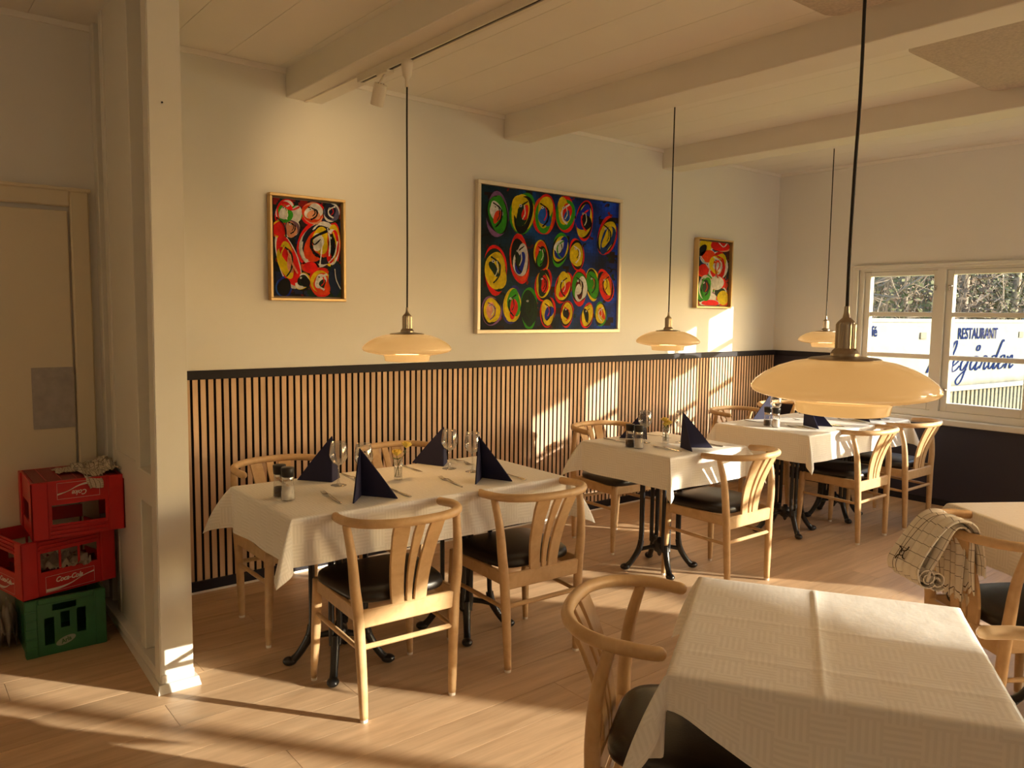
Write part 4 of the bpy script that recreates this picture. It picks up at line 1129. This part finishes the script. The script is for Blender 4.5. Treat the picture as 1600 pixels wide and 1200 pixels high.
big = [
 (215, 300, 74, 148, -5, [LI, BK, GR, GR, WH, OR]), (395, 290, 78, 148, 6, [GR, YE, BK, YE, DG, RD]), (550, 300, 72, 140, 0, [RD, OR, GR, YE, LB]), (700, 295, 66, 120, 0, [RD, GR, GR, YE, RD, LB]),
 (840, 340, 60, 130, 6, [RD, BK, YE, BL, (20, 30, 55)]), (1003, 455, 60, 138, 12, [RD, BK, YE, (30, 90, 120), YE]), (205, 700, 77, 158, -4, [RD, DG, YE, YE, YE, DG]), (375, 625, 66, 158, -4, [RD, OR, BK, WH, BL, DG]),
 (530, 600, 54, 112, -5, [BK, YE, OR, (30, 25, 50), GR]), (665, 555, 56, 108, 8, [GR, BK, YE, BL, WH]), (785, 590, 50, 102, -4, [RD, BK, YE, YE]), (545, 810, 54, 108, 4, [RD, BK, YE, DG, RD]),
 (690, 830, 54, 112, 10, [RD, BK, YE, YE, RD]), (805, 830, 55, 118, 0, [RD, BK, GR, WH, (130, 30, 40), WH]), (900, 810, 47, 106, -7, [YE, BK, GR, GR, GR]), (993, 820, 50, 108, -10, [RD, BK, RD, OR, YE]),
 (180, 1000, 62, 102, 0, [LI, BK, YE, YE, PK]), (325, 960, 60, 128, 4, [(90, 80, 120), YE, YE, GR, RD]), (445, 980, 57, 132, 0, [GR, DG, DG, (25, 65, 55), DG]), (578, 1010, 50, 102, 0, [RD, BK, YE, YE, BL]),
 (715, 1025, 44, 84, 4, [RD, BK, YE, YE, BK]), (860, 1040, 40, 86, 6, [RD, BK, YE, YE, BK]), (958, 1030, 38, 82, 3, [GR, BK, YE, YE, OR])]
picture('framed_painting', 'large pale-framed painting of rows of colourful ovals on blue', 3.066, 4.425, 1.360, 2.360, [(95, 78), (1088, 215), (1068, 1135), (98, 1130)], bg2, big, M['silver'], .026, .042, .004, 60, 4, M['felt'])
def bg1(u, v, r):
    r = random.Random(int(u*8+2*_nz2.noise(Vector((u*6, v*6, 2))))*31+int(v*9+2*_nz2.noise(Vector((u*6, v*6, 7)))))
    return r.choice([(35, 28, 45), (30, 60, 50), (60, 70, 90), (150, 40, 30), (40, 32, 50), (90, 60, 60)]) if v > .25 else r.choice([(40, 60, 85), (35, 30, 50), (30, 80, 60), (60, 70, 95)])
sh1 = [(250, 280, 90, 110, 20, [RD, WH, RD, GR, WH]), (350, 300, 60, 90, 0, [DG, GR, WH]), (510, 290, 105, 100, 10, [RD, PK, OR, WH, PK]), (690, 280, 80, 90, 0, [DG, WH, (120, 110, 120), (60, 60, 80)]),
 (200, 440, 75, 85, 0, [OR, YE, RD]), (310, 430, 75, 90, 10, [BK, WH, (140, 110, 110), PK]), (270, 740, 95, 235, -16, [WH, RD, RD, YE, RD, PK]), (560, 590, 180, 215, 8, [RD, WH, (60, 60, 75), OR, YE, WH]),
 (690, 600, 75, 190, 5, [RD, YE, WH, RD, BK]), (480, 640, 50, 90, 10, [OR, RD, YE]), (580, 940, 115, 118, 10, [RD, OR, YE, OR, WH, DG]), (400, 930, 70, 80, 20, [BK, YE, WH, BK]), (230, 980, 70, 90, 0, [LB, BL, BK]),
 (710, 920, 70, 170, 0, [DG, DG, (40, 70, 90)]), (480, 800, 80, 55, 0, [OR, OR, RD]),
 ('s', [(205, 200), (300, 260), (380, 230)], 16, RD), ('s', [(160, 330), (230, 400), (250, 520)], 12, BK), ('s', [(400, 560), (390, 680), (450, 740)], 14, WH), ('s', [(590, 520), (580, 640), (560, 780)], 14, WH),
 ('s', [(640, 430), (660, 560), (650, 700)], 14, WH), ('s', [(500, 450), (560, 400), (640, 420)], 14, WH), ('s', [(700, 820), (710, 920), (750, 1010)], 9, WH), ('s', [(260, 640), (300, 760), (350, 860)], 16, PK), ('s', [(240, 590), (200, 680), (240, 780)], 10, YE),
 ('s', [(480, 530), (510, 590), (570, 540)], 12, BK), ('s', [(690, 470), (720, 600), (690, 760)], 12, YE), ('s', [(640, 760), (700, 690), (730, 560)], 10, WH)]
picture('framed_painting', 'small gilt-framed abstract painting left of the first pendant lamp', 1.672, 2.122, 1.552, 2.132, [(138, 140), (778, 205), (760, 1085), (140, 1060)], bg1, sh1, M['gold'], .016, .044, .010, 50, 9, M['goldin'])
sh3 = [(610, 210, 60, 60, 0, [OR, WH, YE]), (720, 210, 80, 50, 10, [(120, 60, 50), PK, RD]), (700, 380, 75, 125, 6, [DG, WH, RD, YE, OR, WH]), (620, 300, 60, 60, 0, [LB, WH, OR]), (590, 420, 45, 50, 0, [RD, OR, RD]), (605, 560, 62, 110, 10, [DG, GR, WH, GR, DG]),
 (700, 520, 60, 60, 0, [OR, RD, WH]), (720, 600, 50, 50, 0, [GR, WH, DG]), (740, 640, 50, 60, 0, [OR, RD, YE]), (650, 640, 40, 50, 0, [PK, LI, WH]), (580, 250, 30, 60, 30, [GR, WH, BK]), (640, 680, 80, 25, 0, [YE, WH, RD]),
 ('s', [(690, 300), (740, 330), (740, 450)], 12, RD), ('s', [(690, 330), (680, 400), (700, 480)], 8, OR), ('s', [(590, 480), (570, 560), (600, 640)], 8, GR), ('s', [(560, 300), (600, 360), (640, 420)], 8, WH), ('s', [(700, 180), (740, 220), (770, 190)], 8, WH)]
def bg3(u, v, r):
    r = random.Random(int(u*7+2*_nz2.noise(Vector((u*6, v*6, 3))))*37+int(v*12+2*_nz2.noise(Vector((u*6, v*6, 8)))))
    return r.choice([(120, 60, 45), (60, 60, 75), (90, 50, 45), (50, 70, 60), (80, 75, 90), (170, 70, 35)])
picture('framed_painting', 'small framed abstract painting near the window wall, between two lamps', 5.338, 5.824, 1.560, 2.145, [(548, 170), (798, 190), (778, 700), (535, 700)], bg3, sh3, M['gold'], .014, .052, .010, 50, 5, M['goldin'])

# ------------------------------------------------------------------ checked towel over the chair back at the right
tw = tag(empty('tea_towel', (2.925, 1.160, .760), math.radians(236.4)), 'checked tea towel folded over the back rail of the chair at right', 'towel')
def towel_sheet(name, path, width, off, seed, x0=0.0, skew=0.0, ragged=False, m='towel'):
    from mathutils import noise
    P = spline([(0, p[0], p[1]) for p in path], 8); n = len(P); nw = 26
    bm = bmesh.new(); uvl = bm.loops.layers.uv.new('UVMap'); V = []; S = [0]
    for a, b in zip(P, P[1:]): S.append(S[-1]+(b-a).length)
    for i in range(n):
        t = (P[min(i+1, n-1)]-P[max(i-1, 0)]).normalized(); nn = Vector((0, -t.z, t.y)); row = []
        for j in range(nw+1):
            u = j/nw-.5; wv = noise.noise(Vector((u*5+seed, S[i]*7, seed)))*.010 + .006*math.sin(u*26+seed+S[i]*6)
            k = i/(n-1); p = P[i]+nn*(off+wv)+Vector((x0+u*width*(1-.12*math.sin(k*2)), 0, 0)); p.x += skew*k
            p.z += -.05*u*(1-k)*0 
            if ragged and i >= n-2: p.z -= .020*abs(math.sin(u*19+seed))+.012*abs(math.sin(u*47))
            row.append(bm.verts.new(p))
        V.append(row)
    for i in range(n-1):
        for j in range(nw):
            f = bm.faces.new((V[i][j], V[i][j+1], V[i+1][j+1], V[i+1][j])); f.smooth = True
            for l, (a, b) in zip(f.loops, ((i, j), (i, j+1), (i+1, j+1), (i+1, j))): l[uvl].uv = (b/nw*width*1.15+.3, S[a]+.2)
    o = obj(name, bm, M[m], tw); sd = o.modifiers.new('thickness', 'SOLIDIFY'); sd.thickness = .005; sd.offset = 0
    return o
# path in the chair's own frame: y negative = behind the rail, z up from the rail
outer = [(-.145, -.155), (-.150, -.120), (-.110, -.050), (-.050, .020), (.0, .034), (.040, .010), (.066, -.06), (.074, -.15)]
towel_sheet('outer_layer', outer, .185, .010, 1.0, x0=.055)
towel_sheet('inner_layer', [(-.115, -.165), (-.105, -.120), (-.070, -.060), (-.028, .005), (.0, .018), (.028, .0), (.046, -.06), (.052, -.19)], .20, .006, 4.0, x0=.03, ragged=True)
towel_sheet('inner_layer', [(-.085, -.175), (-.060, -.110), (-.030, -.030), (-.010, .006), (.008, .008), (.024, -.01), (.036, -.08), (.044, -.225)], .16, .002, 7.0, x0=.01, ragged=True)
rl = bmesh.new()
for (xx, yy, zz) in ((-.035, -.118, -.150), (-.045, -.075, -.165)):
    sp = []
    for k in range(34):
        a = k*.36; rr = .006+.0009*k; sp.append((yy+rr*math.cos(a), zz+rr*math.sin(a)))
    for a, b in zip(sp, sp[1:]):
        rl.faces.new([rl.verts.new(p) for p in ((xx, a[0], a[1]), (xx+.16, a[0], a[1]), (xx+.16, b[0], b[1]), (xx, b[0], b[1]))])
rlo = obj('rolled_edge', rl, M['towel'], tw); rlo.modifiers.new('thickness', 'SOLIDIFY').thickness = .004
me_ = rlo.data; uvl_ = me_.uv_layers.new(name='UVMap')
for li, lp in enumerate(me_.loops):
    c = me_.vertices[lp.vertex_index].co; uvl_.data[li].uv = (c.x, c.y+c.z)
bm = bmesh.new()
for k in range(15):
    xx = -.045+k*.0105; p0 = (xx, .047+.003*math.sin(k*2), -.215-.012*abs(math.sin(k))); sweep(bm, [p0, (xx+.002, p0[1]+.002, p0[2]-.018), (xx+.003*math.sin(k*3), p0[1], p0[2]-.036)], [.0045, .0032, .0006], 6)
obj('fringe', bm, mat('linen_fringe', (.60, .50, .37), .9), tw, smooth=True)
bm = bmesh.new()     # dark printed flower motif
for k in range(4):
    a = .6+k*PI/2; ribbon(bm, [(.010*math.cos(a), .010*math.sin(a)), (.022*math.cos(a+.15), .022*math.sin(a+.15)), (.034*math.cos(a-.1), .034*math.sin(a-.1))], .004, .007, n=4)
ribbon(bm, [(.002, 0), (.006, .004), (.002, .009), (-.007, .006), (-.009, -.005), (0, -.011), (.011, -.006), (.013, .005), (.006, .013)], .0035, .0045, n=5)
for v in bm.verts:
    p = v.co.copy(); v.co = Vector((.035-p.x, -.160+.50*p.y, -.086+.87*p.y))
obj('flower_motif', bm, M['motif'], tw)

# ------------------------------------------------------------------ outside the windows
GZ = -0.28
lawn = tag(obj('lawn_ground', nb(XO+.02, 60, -25, 40, GZ-.1, GZ), M['grass']), kind='structure')
BA = math.atan2(-.093, .9957)
fn = tag(empty('garden_fence', (7.6, 4.345, 0), BA), 'slatted wooden garden fence outside behind the white banner', 'fence')
for k in range(62):
    obj('fence_slat', nb(k*.107, k*.107+.062, .06, .078, GZ+.06, 1.40), M['fence'], fn)
for z in (-.02, 1.12): obj('fence_rail', nb(-.1, 6.7, .078, .12, z, z+.09), M['fence'], fn)
for k in range(5): obj('fence_post', nb(k*1.65-.04, k*1.65+.05, .08, .17, GZ, 1.42), M['fence'], fn)
bn = tag(empty('advertising_banner', (7.6, 4.345, 0), BA), 'white vinyl banner with blue lettering hung on the garden fence', 'banner')
bm = bmesh.new(); V = []
for i in range(67):
    row = []
    for j in range(10):
        xx = i*.1; zz = .645+j*(1.488-.645)/9
        row.append(bm.verts.new((xx, .0175+.0030*math.sin(xx*3.1+zz*2)+.0020*math.sin(xx*7+zz*5), zz)))
    V.append(row)
for i in range(66):
    for j in range(9): bm.faces.new((V[i][j], V[i+1][j], V[i+1][j+1], V[i][j+1]))
sh = obj('sheet', bm, M['vinyl'], bn, smooth=True); sh.modifiers.new('thickness', 'SOLIDIFY').thickness = .003
hm = bmesh.new(); box(hm, 0, 6.6, .007, .024, 1.445, 1.488); box(hm, 0, 6.6, .007, .024, .585, .648); obj('hem', hm, M['vinyl'], bn)
def on_banner(name, me, x, z, m):
    for v in me.vertices:
        p = v.co.copy(); v.co = Vector((x+p.x, .010-p.z, z+p.y))
    return obj(name, me, m, bn)
on_banner('lettering', text_mesh('RESTAURANT', .195, 0, 0.84, .001, .004), 3.40, 1.300, M['blueprint'])
tm = text_mesh('Café', .165, 0, 1, .001, .003); xs_ = [v.co.x for v in tm.vertices]; kx_ = .300/(max(xs_)-min(xs_)); mx_ = max(xs_)
for v in tm.vertices: v.co.x = (v.co.x-mx_)*kx_
on_banner('lettering', tm, 1.135, 1.335, M['blueprint'])
def script(bm):
    x = 0.0; K = .155
    def S(pts, dx): ribbon(bm, [(x_+dx, y_) for x_, y_ in pts], .013, .030, n=5, slant=.30)
    lt = {
     'A': ([[(0, 0), (.05, .22), (.09, .40), (.11, .38), (.12, .18), (.13, 0)], [(.03, .13), (.13, .13)]], .16),
     'l': ([[(-.02, .02), (.05, .12), (.10, .30), (.09, .40), (.05, .36), (.03, .20), (.02, .06), (.05, 0), (.10, .05)]], .115),
     'e': ([[(-.03, .04), (.05, .09), (.10, .14), (.08, .19), (.03, .17), (.01, .08), (.04, 0), (.10, .02), (.14, .07)]], .155),
     'g': ([[(.12, .17), (.06, .19), (.01, .11), (.02, .03), (.06, .01), (.11, .09)], [(.13, .18), (.11, .02), (.09, -.12), (.04, -.18), (-.01, -.13), (.04, -.05), (.13, .02)]], .175),
     'a': ([[(.12, .17), (.06, .19), (.01, .11), (.02, .03), (.06, .01), (.11, .09)], [(.13, .18), (.11, .06), (.13, 0), (.18, .05)]], .19),
     'r': ([[(.0, .02), (.03, .12), (.04, .19), (.09, .17), (.08, .06), (.10, 0), (.15, .05)]], .155),
     'd': ([[(.12, .17), (.06, .19), (.01, .11), (.02, .03), (.06, .01), (.11, .09)], [(.19, .38), (.16, .40), (.135, .26), (.11, .06), (.13, 0), (.18, .05)]], .19),
     'n': ([[(.0, .18), (.02, .10), (.01, 0)], [(.02, .08), (.07, .18), (.10, .16), (.09, .05), (.11, 0), (.16, .05)]], .165)}
    for ch in 'Allegården':
        if ch == 'å':
            st, ad = lt['a']
            for s in st: S(s, x)
            S([(.07+.028*math.cos(a*.7), .30+.036*math.sin(a*.7)) for a in range(10)], x)
        else:
            st, ad = lt[ch]
            for s in st: S(s, x)
        x += ad
    return x
bm = bmesh.new(); tot = script(bm)
kx = (4.36-2.57)/(tot-.16-.115)*1.0
bmesh.ops.scale(bm, vec=(kx, .95, 1), verts=bm.verts)
me_ = bpy.data.meshes.new('lettering'); bm.to_mesh(me_); bm.free()
on_banner('lettering', me_, 2.60-(.16+.115)*kx, .835, M['blueprint'])
for xx in (2.03, 4.50): obj('strap', nb(xx, xx+.13, .004, .014, 1.245, 1.325, bev=.003), M['fence'], bn)

def leaves(bm, c, rad, n, sz, rnd, flat=1.0):
    for _ in range(n):
        d = Vector((rnd.gauss(0, 1), rnd.gauss(0, 1), rnd.gauss(0, 1)*flat)); d.normalize(); p = Vector(c)+Vector((d.x*rad[0], d.y*rad[1], d.z*rad[2]))*(rnd.random()**.4)
        a = Vector((rnd.gauss(0, 1), rnd.gauss(0, 1), rnd.gauss(0, 1))).normalized()*sz*rnd.uniform(.6, 1.3); b = a.orthogonal().normalized()*sz*.45
        bm.faces.new([bm.verts.new(q) for q in (p-a, p+b, p+a, p-b)])
def bare_tree(x, y, h, seed, label, leafm=None):
    rnd = random.Random(seed); r = tag(empty('bare_tree', (x, y, GZ)), label, 'tree', 'trees beyond the garden fence')
    tp = spline([(0, 0, -.05), (rnd.uniform(-.1, .1), rnd.uniform(-.1, .1), h*.4), (rnd.uniform(-.3, .3), rnd.uniform(-.3, .3), h)], 5)
    obj('trunk', sweep(bmesh.new(), tp, [.12, .09, .03], 8), M['bark'], r, smooth=True)
    bm = bmesh.new()
    for k in range(85):
        t = rnd.uniform(.06, .98); p = tp[int(t*(len(tp)-1))].copy(); a = rnd.uniform(0, 6.28); L_ = rnd.uniform(.6, 1.7)*(1.15-t*.5)
        d = Vector((math.cos(a), math.sin(a), rnd.uniform(-.15, .8))); e = p+d*L_; md = p+d*L_*.5+Vector((0, 0, rnd.uniform(-.15, .1)))
        sweep(bm, [p, md, e], [.022, .013, .005], 4)
        for q in range(4):
            s0 = p.lerp(e, rnd.uniform(.3, 1)); dd = Vector((rnd.gauss(0, 1), rnd.gauss(0, 1), rnd.gauss(.2, .8))).normalized()*rnd.uniform(.25, .7)
            sweep(bm, [s0, s0+dd*.5+Vector((0, 0, rnd.uniform(-.08, .08))), s0+dd], [.008, .006, .003], 3, cap=False)
    tag(obj('twigs', bm, M['twig'], r), kind='stuff')
    bm = bmesh.new(); leaves(bm, (0, 0, h*.5), (1.5, 1.5, h*.5), 700, .045, rnd); tag(obj('foliage', bm, leafm or M['brown'], r), kind='stuff')
def shrub(x, y, h, wd, seed, label, m):
    rnd = random.Random(seed); r = tag(empty('garden_shrub', (x, y, GZ)), label, 'shrub', 'shrubs beyond the garden fence')
    bm = bmesh.new()
    for k in range(46):
        a = rnd.uniform(0, 6.28); e = Vector((math.cos(a)*wd*rnd.random(), math.sin(a)*wd*rnd.random(), h*rnd.uniform(.7, 1.15))); sweep(bm, [(0, 0, -.03), e*.5+Vector((rnd.uniform(-.2, .2), rnd.uniform(-.2, .2), .1)), e], [.018, .012, .004], 4)
    tag(obj('stems', bm, M['twig'], r), kind='stuff')
    bm = bmesh.new(); leaves(bm, (0, 0, h*.55), (wd, wd, h*.55), 1500, .06, rnd); tag(obj('foliage', bm, M[m], r), kind='stuff')
rt_ = random.Random(21)
ORD = ('first', 'second', 'third', 'fourth')
nb_, ns_ = 0, 0
for k, az in enumerate(np.linspace(62.6, 73.2, 8)):
    a = math.radians(az); dd = max(13.5+rt_.uniform(-.8, .8), 6.0/math.cos(a)); x, y_ = math.sin(a)*dd, math.cos(a)*dd
    if k % 2 == 0:
        bare_tree(x, y_, rt_.uniform(4, 6), k, '%s bare twiggy tree from the left beyond the garden fence' % ORD[nb_]); nb_ += 1
    else:
        shrub(x, y_, rt_.uniform(2.6, 3.6), rt_.uniform(.9, 1.3), k, '%s tall leafy shrub from the left beyond the garden fence' % ORD[ns_], 'leaf' if k % 4 == 1 else 'brown'); ns_ += 1
fm_ = bmesh.new(); tr_ = bmesh.new()
for row, d in enumerate((18.0, 23.0)):
    for az in np.linspace(56.5, 76, 11+3*row):
        a = math.radians(az+row*.7); dd = max(d+rt_.uniform(-.8, .8), (7.8+2.4*row)/math.cos(a)); cx_, cy_ = math.sin(a)*dd, math.cos(a)*dd
        h = rt_.uniform(5.5, 8)+3.5*row; wd = rt_.uniform(1.4, 1.9)+.6*row
        sweep(tr_, [(cx_, cy_, GZ), (cx_, cy_, h*.5), (cx_, cy_, h*.95)], [.14, .09, .02], 6)
        for k in range(2300):
            t = rt_.random()**1.3; b = rt_.uniform(0, 6.28); rr = wd*(1-t)*(.35+.65*rt_.random())*(1+.25*math.sin(b*5+t*30))
            p = Vector((cx_+rr*math.cos(b), cy_+rr*math.sin(b), GZ+.15+t*h-.12*rr)); dv = Vector((math.cos(b), math.sin(b), -.35))*rt_.uniform(.12, .26); sd = Vector((-math.sin(b), math.cos(b), rt_.uniform(-.3, .3)))*.06
            fm_.faces.new([fm_.verts.new(q) for q in (p-sd*.6, p+dv*.5-sd, p+dv, p+dv*.5+sd, p+sd*.6)])
fo = obj('forest', fm_, M['needle']); tag(fo, 'dense dark conifer forest behind the garden, seen through the upper panes', 'forest', kind='stuff')
tag(obj('trunks', tr_, M['bark'], fo), kind='stuff')
shd = tag(empty('garden_shed', (15.35, 4.62, GZ)), 'pale blue garden shed roof glimpsed beyond the fence', 'shed')
obj('wall', nb(-.5, .5, -.4, .4, 0, 1.50), mat('blue_board', (.10, .13, .18), .7), shd)
b_ = bmesh.new(); v = [b_.verts.new(c) for c in ((-.6, -.5, 1.50), (.6, -.5, 1.50), (.6, .5, 1.50), (-.6, .5, 1.50), (-.5, 0, 1.93), (.5, 0, 1.93))]
for q in ((0, 1, 5, 4), (2, 3, 4, 5), (1, 2, 5), (3, 0, 4), (3, 2, 1, 0)): b_.faces.new([v[j] for j in q])
obj('roof', b_, mat('pale_roof', (.16, .18, .22), .6), shd)
